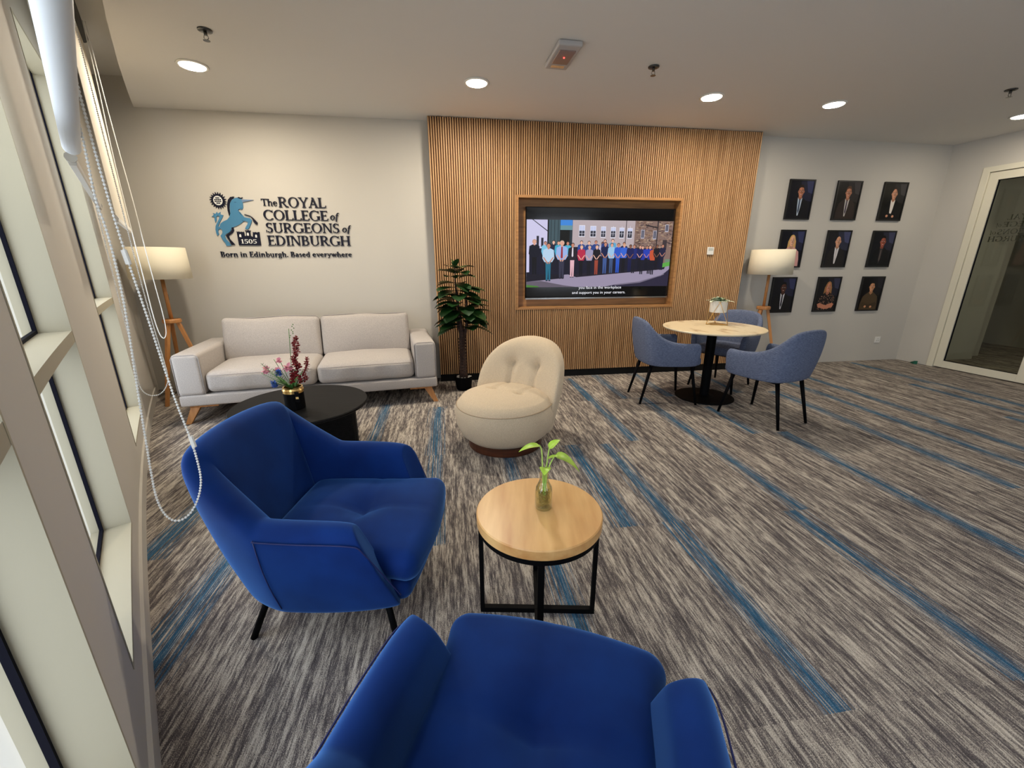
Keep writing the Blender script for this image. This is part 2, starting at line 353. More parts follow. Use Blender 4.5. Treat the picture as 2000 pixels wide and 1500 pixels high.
    bl.color_ramp.elements[0].color = (*rgb(22, 60, 86), 1); bl.color_ramp.elements[1].color = (*rgb(34, 112, 152), 1)
    L.new(mth('MULTIPLY_ADD', n3, .5, mth('MULTIPLY', n2, .5)), bl.inputs[0])
    mx = N.new('ShaderNodeMix'); mx.data_type = 'RGBA'
    L.new(mth('MULTIPLY', mk, .86), mx.inputs[0]); L.new(ramp.outputs[0], mx.inputs[6]); L.new(bl.outputs[0], mx.inputs[7])
    L.new(mx.outputs[2], b.inputs['Base Color'])
    bp = N.new('ShaderNodeBump'); bp.inputs['Strength'].default_value = .5; bp.inputs['Distance'].default_value = .004
    L.new(n3, bp.inputs['Height']); L.new(bp.outputs[0], b.inputs['Normal'])
    return m
m_carpet = carpet_material()
fl = MB(); ys = rng(-3.35, 5.05, .2)
fl.loft([[WP(y, .1, -.05), Vector((9.4, y+.1, -.05)), Vector((9.4, y+.1, 0)), WP(y, .1, 0)] for y in ys])
struct(fl.build('floor', m_carpet))

# walls ----------------------------------------------------------------
w = MB(); w.box((-4.2, D, -.05), (7.9, D+.15, 3.15)); struct(w.build('wall_back', m_wall))
w = MB()
for lo_, hi_ in (((.8,YB-.15,-.05),(2.6,YB,3.15)),((4.4,YB-.15,-.05),(7.6,YB,3.15)),((2.6,YB-.15,-.05),(4.4,YB,.6)),((2.6,YB-.15,2.6),(4.4,YB,3.15))): w.box(lo_, hi_)
struct(w.build('wall_rear', m_wall))
fr = MB()  # added window in the unseen rear wall, there to fill in daylight
for x in (2.6, 3.47, 4.34): fr.box((x, YB-.1, .6), (x+.06, YB-.04, 2.6))
fr.box((2.6, YB-.1, .6), (4.4, YB-.04, .66)); fr.box((2.6, YB-.1, 2.54), (4.4, YB-.04, 2.6))
fill_win = struct(fr.build('window_6', m_cream))
for x in (2.66, 3.53):
    p = MB(); p.add([(x, YB-.07, .66), (x+.81, YB-.07, .66), (x+.81, YB-.07, 2.54), (x, YB-.07, 2.54)], [(0,1,2,3)]); p.build('pane', m_glass, fill_win)
ld = bpy.data.lights.new('daylight_portal', 'AREA'); ld.shape = 'RECTANGLE'; ld.size = 1.8; ld.size_y = 2.0; ld.cycles.is_portal = True
lo = bpy.data.objects.new('daylight_portal', ld); COL.objects.link(lo); lo.location = (3.5, YB-.14, 1.6); lo.rotation_euler = Vector((0, 1, 0)).to_track_quat('-Z', 'Z').to_euler()
WIN = [(-2.9, -1.75), (-1.55, -.30), (-.02, .785), (1.08, 1.87), (2.80, 3.65)]  # first two, unseen behind the camera, are widened to admit more daylight
SILL, HEAD = .235, 2.57
TH = .16
w = MB(); edges = [-3.4]+[v for ab in WIN for v in ab]+[5.05]
for i in range(0, len(edges), 2): curve_block(w, edges[i], edges[i+1], 0, TH, -.05, 3.15)
for a, c in WIN:
    curve_block(w, a, c, 0, TH, -.05, SILL-.01); curve_block(w, a, c, 0, TH, HEAD+.01, 3.15)
struct(w.build('wall_left', m_wall))
w = MB(); curve_block(w, -3.1, 4.83, -.012, 0, 0, .10); struct(w.build('baseboard_left', m_wall))
for k, (a, c) in enumerate(WIN):
    t = .012; s1 = t/1.2
    fr = MB()
    curve_block(fr, a, a+s1, -.002, .13, SILL, HEAD, .5); curve_block(fr, c-s1, c, -.002, .13, SILL, HEAD, .5)
    curve_block(fr, a, c, -.002, .13, SILL-.01, SILL+.006); curve_block(fr, a, c, -.002, .13, HEAD-.006, HEAD+.01)
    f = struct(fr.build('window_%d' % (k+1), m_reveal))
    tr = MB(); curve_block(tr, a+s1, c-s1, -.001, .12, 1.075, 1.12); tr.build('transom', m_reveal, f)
    for z0, z1 in ((SILL+.006, 1.075), (1.12, HEAD-.006)):
        g = MB(); e = .011
        curve_block(g, a+s1, a+s1+e, .089, .101, z0, z1, .5); curve_block(g, c-s1-e, c-s1, .089, .101, z0, z1, .5)
        curve_block(g, a+s1, c-s1, .089, .101, z0, z0+.012); curve_block(g, a+s1, c-s1, .088, .104, z1-.012, z1)
        g.build('gasket', m_gasket, f)
        p = MB(); ya, yb = a+s1+e, c-s1-e
        rings = [[WP(y, .095, z0+.012), WP(y, .095, z1-.012)] for y in rng(ya, yb, .2)]
        p.loft(rings, cap=False, wrap=False); p.build('pane', m_glass, f)
    # daylight portal in the opening
    ld = bpy.data.lights.new('daylight_portal', 'AREA'); ld.shape = 'RECTANGLE'; ym = (a+c)/2
    ld.size = (WP(a)-WP(c)).length; ld.size_y = HEAD-SILL; ld.cycles.is_portal = True
    lo = bpy.data.objects.new('daylight_portal', ld); COL.objects.link(lo)
    p0 = WP(ym, .2, (SILL+HEAD)/2); s = .04*ym-.715; nn = Vector((1, -s, 0)).normalized()
    lo.location = p0; lo.rotation_euler = nn.to_track_quat('-Z', 'Y').to_euler()
# outside: paved ledge and a cream stone facade return
w = MB(); w.box((-14, -12, -.35), (12, 14, -.12)); 
o = w.build('paving_outside', m_pave); struct(o); o.name = 'ground'
for k, (a, c) in enumerate(WIN):
    pass
fin = MB()
for i in range(0, len(edges), 2):
    curve_block(fin, edges[i]+(.0 if i else 0), edges[i+1], TH, TH+.16, -.12, 3.6)
struct(fin.build('wall_outside', m_stone))

# right wall with glazed door
w = MB()
def wr_block(mb, t0, t1, o0, o1, z0, z1):
    P = [WR(t0,o0), WR(t1,o0), WR(t1,o1), WR(t0,o1)]
    mb.loft([[Vector((p.x,p.y,z0)) for p in P], [Vector((p.x,p.y,z1)) for p in P]])
wr_block(w, -.1, .385, 0, .12, -.05, 3.15); wr_block(w, 1.43, 8.3, 0, .12, -.05, 3.15); wr_block(w, .385, 1.43, 0, .12, 2.455, 3.15)
struct(w.build('wall_right', m_wall))
d = MB()   # fixed door frame
wr_block(d, .385, .455, -.012, .125, 0, 2.455); wr_block(d, 1.36, 1.43, -.012, .125, 0, 2.455); wr_block(d, .455, 1.36, -.012, .125, 2.395, 2.455)
door = struct(d.build('door_1', m_cream, bevel=.003))
lf = MB(); wr_block(lf, .459, .545, .005, .055, .012, 2.39); wr_block(lf, 1.27, 1.356, .005, .055, .012, 2.39)
wr_block(lf, .545, 1.27, .005, .055, .012, .10); wr_block(lf, .545, 1.27, .005, .055, 2.30, 2.39)
leaf_o = lf.build('door_leaf', m_cream, door, bevel=.002)
m_dglass = glass('door_glass', (.86, .88, .82))
g = MB(); wr_block(g, .545, 1.27, .026, .034, .10, 2.30); g.build('glass_pane', m_dglass, leaf_o)
g = MB()
for (a, c, z0, z1) in ((.545,.551,.10,2.30),(1.264,1.27,.10,2.30),(.545,1.27,.10,.106),(.545,1.27,2.294,2.30)): wr_block(g, a, c, .02, .04, z0, z1)
g.build('gasket', m_gasket, leaf_o)
# corridor behind the door
w = MB(); w.box((6.60, D-.16, -.05), (7.55, D-.03, 3.0)); w.box((7.45, D-.03, -.05), (7.55, 6.2, 3.0)); struct(w.build('wall_corridor', m_wall))
w = MB(); w.box((9.3, -1, -.05), (9.4, 6.2, 3.0)); struct(w.build('wall_corridor_end', m_wall))
w = MB(); w.box((7.4, 6.1, -.05), (9.4, 6.2, 3.0)); w.box((6.7, -.1, -.05), (9.4, 0, 3.0)); struct(w.build('wall_corridor_side', m_wall))
w = MB(); w.box((6.72, -.1, 2.8), (9.4, 6.2, 2.9)); struct(w.build('ceiling_corridor', m_ceil))
w = MB(); w.box((7.3, 5.05, -.06), (9.4, 6.2, -.001)); struct(w.build('floor_corridor', m_carpet))

# ceiling with blind pocket ------------------------------------------------
ce = MB()
ce.loft([[WP(y, -.36, HC), Vector((7.3, y+.25, HC)), Vector((7.3, y+.25, HC+.36)), WP(y, -.36, HC+.36)] for y in rng(-3.6, 4.86, .12)])
struct(ce.build('ceiling', m_ceil))
ce = MB(); ce.loft([[WP(y, -.40, 3.04), WP(y, .0, 3.04), WP(y, .0, 3.14), WP(y, -.40, 3.14)] for y in rng(-3.5, 5.05, .2)])
struct(ce.build('ceiling_pocket', m_ceil))

# slatted oak wall with a TV niche -------------------------------------------
SX0, SX1, SY = -.135, 3.627, 4.802
NX0, NX1, NZ0, NZ1 = .800, 2.705, .862, 2.048
root = thing('slatted_wall_panel', 'fluted oak wall panel from floor to ceiling with a niche for the television', 'wall panel', (1.746, SY, 0))
ofs = tuple(root.location)
sl = MB(); pitch = .0246; n = int((SX1-SX0)/pitch); pitch = (SX1-SX0)/n
FRW = .028
for i in range(n):
    x = SX0+i*pitch; wv = pitch*.62
    prof = [(x, SY+.016), (x+.0015, SY+.004), (x+wv*.25, SY+.0005), (x+wv*.5, SY), (x+wv*.75, SY+.0005), (x+wv-.0015, SY+.004), (x+wv, SY+.016)]
    segs = [(.088, HC-.006)]
    if x+wv > NX0-FRW and x < NX1+FRW: segs = [(.088, NZ0-FRW), (NZ1+FRW, HC-.006)]
    for z0, z1 in segs:
        sl.loft([[Vector((p[0], p[1], z0)) for p in prof], [Vector((p[0], p[1], z1)) for p in prof]])
sl.build('slats', m_oak, root, off=ofs)
bk = MB()
bk.box((SX0, SY+.015, .088), (NX0-.004, D-.002, HC-.006)); bk.box((NX1+.004, SY+.015, .088), (SX1, D-.002, HC-.006))
bk.box((NX0-.004, SY+.015, .088), (NX1+.004, D-.002, NZ0-.004)); bk.box((NX0-.004, SY+.015, NZ1+.004), (NX1+.004, D-.002, HC-.006))
m_groove = mat('oak_groove', rgb(70, 42, 22), .8)
bk.build('backing', m_groove, root, off=ofs)
nf = MB()
nf.box((NX0-FRW, SY-.004, NZ0-FRW), (NX0, SY+.14, NZ1+FRW)); nf.box((NX1, SY-.004, NZ0-FRW), (NX1+FRW, SY+.14, NZ1+FRW))
nf.box((NX0, SY-.004, NZ0-FRW), (NX1, SY+.14, NZ0)); nf.box((NX0, SY-.004, NZ1), (NX1, SY+.14, NZ1+FRW))
nf.build('niche_frame', m_oakd, root, bevel=.002, off=ofs)
nb = MB(); nb.box((NX0-.02, SY+.141, NZ0-.02), (NX1+.02, SY+.155, NZ1+.02)); nb.build('niche_back', m_oakd, root, off=ofs)
pl = MB(); pl.box((SX0, SY+.012, 0), (SX1, D-.002, .088)); pl.build('plinth', m_blackpl, root, off=ofs)

# television -------------------------------------------------------------------
TX0, TX1, TZ0, TZ1, TY = .895, 2.690, .953, 1.968, 4.872
tv = thing('television', 'large wall television showing a group photograph with a white two line subtitle', 'television', ((TX0+TX1)/2, TY, TZ0))
ofs = tuple(tv.location)
b = MB(); b.box((TX0, TY, TZ0), (TX1, TY+.03, TZ1)); b.box((TX0+.3, TY+.03, TZ0+.15), (TX1-.3, TY+.070, TZ1-.3)); b.build('housing', m_black, tv, bevel=.003, off=ofs)
m_screen = mat('screen_glass', (.002, .002, .003), .12, coat=.3)
b = MB(); b.box((TX0+.008, TY-.002, TZ0+.022), (TX1-.008, TY, TZ1-.008)); b.build('screen', m_screen, tv, off=ofs)
b = MB(); b.box((TX0, TY-.004, TZ0-.006), (TX1, TY+.02, TZ0+.012)); b.build('chin_bar', m_chrome, tv, off=ofs, label='silver strip under the screen')
pic = MB(); PX0, PX1, PZ1, PZ0 = TX0+.010, TX1-.014, TZ1-.135, TZ0+.135
lay = [0]
def pq(x, y):   # picture units 0..1650 by 0..765
    return (PX0+(PX1-PX0)*x/1650, PZ1-(PZ1-PZ0)*y/765)
def pol(pts, c, up_=True):
    if up_: lay[0] += 1
    yy = TY-.0022-lay[0]*.000012
    pic.col = rgb(*c); P = [pq(*p) for p in pts]
    pic.add([(x, yy, z) for x, z in P], [tuple(range(len(P)))])
def rect(x0, y0, x1, y1, c): pol([(x0,y0),(x1,y0),(x1,y1),(x0,y1)], c)
def ell(cx_, cy_, rx, ry, c, n=12): pol([(cx_+rx*math.cos(2*pi*k/n), cy_+ry*math.sin(2*pi*k/n)) for k in range(n)], c)
rect(0, 0, 1650, 765, (150, 140, 165))
pol([(0,0),(225,0),(225,600),(0,640)], (200,196,226)); pol([(60,0),(72,0),(228,118),(228,130)], (30,30,40))
for x in (108, 158): rect(x, 178+(x-108)*.4, x+26, 300, (40,40,55))
rect(225, 0, 500, 560, (34,46,56)); rect(240, 0, 360, 330, (64,84,92)); rect(365, 0, 498, 60, (60,130,210)); rect(365, 60, 498, 110, (100,140,150)); rect(365, 112, 470, 330, (8,12,16))
for x in (262, 300, 340): rect(x, 0, x+5, 330, (24,32,38))
rect(226, 0, 240, 560, (14,16,20))
rect(500, 0, 1205, 560, (178,164,168)); rect(1205, 0, 1650, 560, (128,104,96))
rnd = random.Random(3)
for k in range(260):
    x = 1205+rnd.random()*440; y = rnd.random()*300; c = rnd.choice([(150,122,104),(96,76,72),(170,146,124),(112,84,70),(70,56,60)])
    rect(x, y, min(1650, x+10+rnd.random()*26), y+6+rnd.random()*8, c)
for x in (575, 700, 820, 932, 1030, 1125):
    wd_ = 58 if x < 800 else 48
    rect(x-4, 56+(x-575)*.05, x+wd_+4, 186+(x-575)*.03, (222,222,236)); rect(x, 62+(x-575)*.05, x+wd_, 118, (190,196,226)); rect(x, 118, x+wd_, 178+(x-575)*.03, (40,42,56))
    rect(x+wd_/2-2, 62, x+wd_/2+2, 178, (214,214,230)); rect(x, 146, x+wd_, 149, (214,214,230))
for x, y in ((1278, 100), (1420, 108), (1556, 38)):
    rect(x, y, x+40, y+100 if x < 1500 else y+84, (196,192,206)); rect(x+5, y+5, x+35, y+92 if x < 1500 else y+76, (58,58,76)); rect(x+18, y+5, x+21, y+90, (190,190,206))
rect(1098, 0, 1106, 290, (66,58,62)); rect(1462, 0, 1474, 420, (44,38,44)); pol([(1330,40),(1470,70),(1470,84),(1330,56)], (40,34,40)); rect(1540, 215, 1592, 330, (60,50,54))
pol([(0,590),(700,560),(1650,500),(1650,765),(0,765)], (148,138,162)); pol([(0,590),(420,560),(420,660),(0,700)], (22,20,34))
pol([(420,600),(1600,520),(1590,560),(560,650)], (30,26,40)); pol([(0,700),(160,690),(420,745),(560,765),(0,765)], (96,88,102)); pol([(0,735),(120,750),(150,765),(0,765)], (70,120,50))
pol([(1000,745),(1300,712),(1560,640),(1650,560),(1650,765),(900,765)], (40,36,58)); pol([(1000,740),(1300,706),(1560,630),(1600,600),(1590,628),(1310,722),(1010,752)], (112,104,124))
pol([(30,330),(300,300),(900,300),(1570,320),(1570,540),(900,585),(420,620),(30,610)], (20,20,40)); rect(1590, 440, 1650, 520, (110,130,110)); pol([(1560,490),(1650,470),(1650,520),(1560,540)], (90,160,70))
SK = [(214,160,140),(190,130,108),(128,84,66),(226,176,156)]
def fig(x, hy, fy, top, bot, skin, hair, wd_=1.0, tie=None, arms=True):
    h = fy-hy; s = h/400*wd_
    hr = 24*max(.72, s)
    ty = hy+hr*2.1; hipy = hy+h*.50
    pol([(x-20*s,hipy-10),(x+20*s,hipy-10),(x+24*s,hipy),(x+22*s,fy),(x+6*s,fy),(x+1*s,hipy+60*s),(x-4*s,fy),(x-20*s,fy),(x-26*s,hipy)], bot)
    pol([(x-50*s,ty+16*s),(x-18*s,ty),(x+18*s,ty),(x+50*s,ty+16*s),(x+56*s,ty+95*s),(x+36*s,hipy),(x-36*s,hipy),(x-56*s,ty+95*s)], top)
    if arms:
        pol([(x-52*s,ty+85*s),(x-40*s,ty+85*s),(x-2*s,ty+140*s),(x-8*s,ty+152*s)], skin); pol([(x+52*s,ty+85*s),(x+40*s,ty+85*s),(x+2*s,ty+140*s),(x+8*s,ty+152*s)], skin)
    if tie: pol([(x-7*s,ty+4),(x+7*s,ty+4),(x+10*s,ty+110*s),(x,ty+122*s),(x-10*s,ty+110*s)], tie)
    rect(x-8*s, ty-10*s, x+8*s, ty+8*s, skin)
    ell(x, hy+hr*.9, hr*.92, hr*1.02, hair); ell(x, hy+hr*1.18, hr*.74, hr*.92, skin)
    ell(x-20*s+8*s, fy, 12*s, 5*s, (26,24,34)); ell(x+14*s, fy, 12*s, 5*s, (26,24,34))
BK = (34,26,30); BR = (84,56,44); BL = (188,150,104)
for x, y, c in ((205,238,(120,190,220)),(295,228,(30,34,60)),(350,236,(60,160,190)),(452,240,(70,170,200)),(605,228,(40,70,140)),(690,232,(40,60,120)),(768,226,(40,64,130)),(845,240,(190,180,200)),(870,212,(40,60,120)),(958,208,(90,160,200)),(1092,242,(30,40,80)),(1212,272,(28,40,110)),(1312,284,(34,52,150)),(1400,280,(30,50,140)),(1440,290,(190,80,50))):
    fig(x, y, y+330, c, (20,20,34), rnd.choice(SK), rnd.choice([BK,BR,BK]), .95, arms=False)
for a in [(85,218,618,(16,18,34),(10,10,18),SK[0],(190,150,130),1.1,None,False),(240,258,688,(176,204,228),(34,104,130),SK[1],BK,1.1),(388,230,662,(150,172,222),(50,50,70),SK[0],(200,170,150),1.1,(150,40,50)),
          (508,255,648,(34,28,40),(222,176,186),SK[1],BK,.95,(220,210,220),False),(608,282,630,(176,40,70),(14,14,22),SK[3],BL,.95),(698,285,628,(150,146,176),(16,16,26),SK[0],(170,160,160),.95),(782,282,622,(20,18,28),(150,66,50),SK[3],BL,.95),
          (878,244,612,(18,28,70),(60,84,140),SK[1],BR,1.0),(952,255,606,(150,190,222),(60,80,120),SK[0],BR,.95),(1028,255,602,(40,84,190),(40,84,190),SK[1],BR,1.0),(1095,262,592,(50,96,200),(14,14,24),SK[0],BL,.95),
          (1168,270,592,(20,26,80),(18,22,66),SK[2],BK,1.0),(1282,280,578,(22,28,84),(16,16,30),SK[0],BR,.95),(1362,284,570,(36,60,170),(16,16,30),SK[1],BK,.95),(1482,270,566,(24,20,30),(20,18,28),SK[2],BK,1.0),(1548,266,566,(30,30,60),(26,26,50),SK[1],BK,.95)]:
    fig(*a)
m_pic = tinted('screen_image', .5, emission=1.05)
pic.build('screen_picture', m_pic, tv, off=ofs, fixn=False)
m_sub = emis('subtitle_white', (.9, .9, .95), 1.0)
for body, zc, x0, x1 in (('you face in the workplace', 1.064, 1.542, 2.077), ('and support you in your careers.', 1.006, 1.463, 2.133)):
    vs, fs = text_mesh(body); mx_ = max(v[0] for v in vs); mn = min(v[0] for v in vs); k = (x1-x0)/(mx_-mn); kz = .046; st = MB()
    st.add([(x0+(v[0]-mn)*k, TY-.0085, zc+v[1]*kz) for v in vs], fs); st.build('subtitle', m_sub, tv, off=ofs, fixn=False)
# ------------------------------------------------------------------ blinds
def blind(name, y0, y1, zb, off, label, m_f, ztop=2.93, AB=None):
    A, B = AB if AB else (WP(y0, -off), WP(y1, -off))
    r = thing(name, label, 'blind', (B.x, B.y, zb), 0, 'roller blinds on the window wall'); of = tuple(r.location)
    d = (B-A).normalized(); nrm = Vector((d.y, -d.x, 0))
    f = MB()
    P = [A+nrm*.001, B+nrm*.001, B-nrm*.001, A-nrm*.001]
    f.loft([[Vector((p.x, p.y, z)) for p in P] for z in (zb+.012, ztop)]); f.build('fabric', m_f, r, off=of)
    if AB is None:
     b = MB(); prof = [(-.006, 0), (-.008, .006), (-.006, .034), (0, .040), (.006, .034), (.008, .006), (.006, 0)]
     b.loft([[A+nrm*p[0]+Vector((0,0,zb+p[1]-.006)) for p in prof], [B+nrm*p[0]+Vector((0,0,zb+p[1]-.006)) for p in prof]]); b.build('bottom_bar', m_white, r, off=of)
    for E_, s in ((A, -1), (B, 1)) if AB is None else ():
        c = MB(); c.tube([E_+d*(-.001*s)+Vector((0,0,zb+.012)), E_+d*(.006*s)+Vector((0,0,zb+.012))], .012, 10); c.build('end_cap', m_white, r, off=of)
    t = MB(); t.tube([A-d*.02+Vector((0,0,ztop)), B+d*.02+Vector((0,0,ztop))], .032, 16); t.build('roller_tube', m_shadedtube, r, smooth=False, off=of, label='roller tube inside the ceiling pocket, with shade put into its dark colour')
    for E_, s in ((A, -1), (B, 1)):
        k = MB(); q = E_+d*(.026*s); k.tube([q+Vector((0,0,ztop+.035)), q+Vector((0,0,3.04))], .012, 6); k.build('bracket', m_white, r, off=of)
    return r
def resample(path, step):
    P = [Vector(p) for p in path]; out = [P[0]]; left = step
    for a, b in zip(P, P[1:]):
        L_ = (b-a).length; t = left
        while t <= L_:
            out.append(a.lerp(b, t/L_)); t += step
        left = t-L_
    return out
def smoothp(P, n=2):
    P = [Vector(p) for p in P]
    for _ in range(n):
        Q = [P[0]]
        for a, b in zip(P, P[1:]): Q += [a.lerp(b, .25), a.lerp(b, .75)]
        Q.append(P[-1]); P = Q
    return P
def bead_chain(path, step, r, root, name='bead_chain', seg=6):
    of = tuple(root.location); m = MB(); P = smoothp(path)
    m.tube(P, r*.3, 4)
    for p in resample(P, step): m.ball(p, r, seg, 4)
    return m.build(name, m_bead, root, smooth=True, off=of)
hd = Vector((-.589, .808, 0)).normalized(); hE = Vector((-.804, 1.146, 1.622))
bz = blind('roller_blind', 0, 0, 1.622, 0, 'white roller blind nearest the camera, at the top left edge of the photo', m_blindw, AB=(Vector((*(hE-hd*1.30).xy, 0)), Vector((*hE.xy, 0))))
ba = blind('roller_blind', 1.17, 2.17, 1.612, .165, 'grey roller blind behind the nearest white blind, above the middle window', m_blind)
bb = blind('roller_blind', 2.80, 3.86, 1.612, .19, 'cream roller blind farthest along the window wall, above the last window', m_blind)
# thick rolled hem of the nearest blind, hanging slightly askew
k = MB()
k.tube([hE-hd*1.30, hE-hd*.8, hE-hd*.4, hE], .0155, 20); k.build('rolled_hem', m_blindw, bz, smooth=True, off=tuple(bz.location))
k = MB(); k.tube([hE-hd*.001, hE+hd*.003], .006, 12); k.build('hem_cap', m_white, bz, off=tuple(bz.location))
top = lambda p, z: (p[0], p[1], z)
bead_chain([top(C0[0], 2.92)]+C0+[top(C0[-1], 2.92)], .0075, .0032, bz)
for q, z in ((C0[2], C0[2][2]-.02), (C0[6], C0[6][2])):
    k = MB(); k.tube([(q[0], q[1], z+.014), (q[0]+.003, q[1], z-.016)], .0055, 8); k.build('chain_joiner', m_white, bz, off=tuple(bz.location))
bead_chain([top(C1[0], 2.92)]+C1+[top(C1[-1], 2.92)], .0075, .0032, ba, seg=5)
k = MB(); k.tube(smoothp([top(C2[0], 2.93)]+C2+[top(C2[-1], 2.93)]), .0035, 6); k.build('pull_cord', m_bead, bb, smooth=True, off=tuple(bb.location))

# ------------------------------------------------------------------ wall sign
SG = thing('wall_sign', 'dark blue raised college sign with a unicorn, a castle and lettering on the white wall', 'sign', (-1.70, D, 1.43))
so = tuple(SG.location)
def plate(name, pts, d0, d1, m, parent=SG, label=None):
    b = MB(); b.prism(pts, D-d1, D-d0); return b.build(name, m, parent, off=so, label=label)
uni = plate('unicorn', LOGO['BODY'], .001, .011, m_sblue, label='mid blue rearing unicorn')
plate('tail', LOGO['TAIL'], .001, .011, m_sblue, uni)
for nm, key in (('mane','MANE'),('forelock','LOCK'),('far_foreleg','FORELEG'),('far_hind_leg','HINDLEG')): plate(nm, LOGO[key], .0012, .0122, m_navy, uni)
plate('horn', LOGO['HORN'], .001, .0115, m_hornblue, uni)
for pts in ([(-2.145,1.965),(-2.13,1.972),(-2.115,1.966),(-2.13,1.968)],[(-2.10,1.905),(-2.085,1.915),(-2.075,1.912),(-2.087,1.911)],[(-2.118,1.888),(-2.098,1.862),(-2.085,1.838),(-2.103,1.86)],[(-2.10,1.80),(-2.09,1.79),(-2.073,1.785),(-2.09,1.794)]):
    b = MB(); b.prism(pts, D-.0118, D-.011); b.build('face_line', m_navy, uni, off=so)
cas = plate('castle', LOGO['CASTLE'], .001, .011, m_navy, label='navy castle reading 1505')
for q in ('W1','W2','W3'): plate('castle_window', LOGO[q], .011, .0125, m_swhite, cas)
SUN = (-2.291, 1.982)
pts = []
for k in range(20):
    a = 2*pi*k/20
    for da, rr in ((0,.058),(.10,.064),(.20,.080),(.27,.064)): pts.append((SUN[0]+rr*math.cos(a+da), SUN[1]+rr*1.02*math.sin(a+da)))
sun_o = plate('sun', pts, .001, .010, m_navy, label='navy sun with a white globe')
disc = lambda r: [(SUN[0]+r*math.cos(2*pi*k/24), SUN[1]+r*1.04*math.sin(2*pi*k/24)) for k in range(24)]
plate('globe', disc(.043), .010, .0115, m_swhite, sun_o)
b = MB()
for r_ in range(4):
    z0, z1 = -.031+r_*.0165, -.019+r_*.0165
    zm = max(abs(z0), abs(z1)); hw = math.sqrt(max(0, .036**2-zm**2))
    for c_ in range(4):
        xa, xb = -hw+2*hw*(c_+.08)/4, -hw+2*hw*(c_+.88)/4
        b.prism([(SUN[0]+xa,SUN[1]+z0),(SUN[0]+xb,SUN[1]+z0),(SUN[0]+xb,SUN[1]+z1),(SUN[0]+xa,SUN[1]+z1)], D-.0128, D-.0115)
b.build('globe_grid', m_navy, sun_o, off=so)
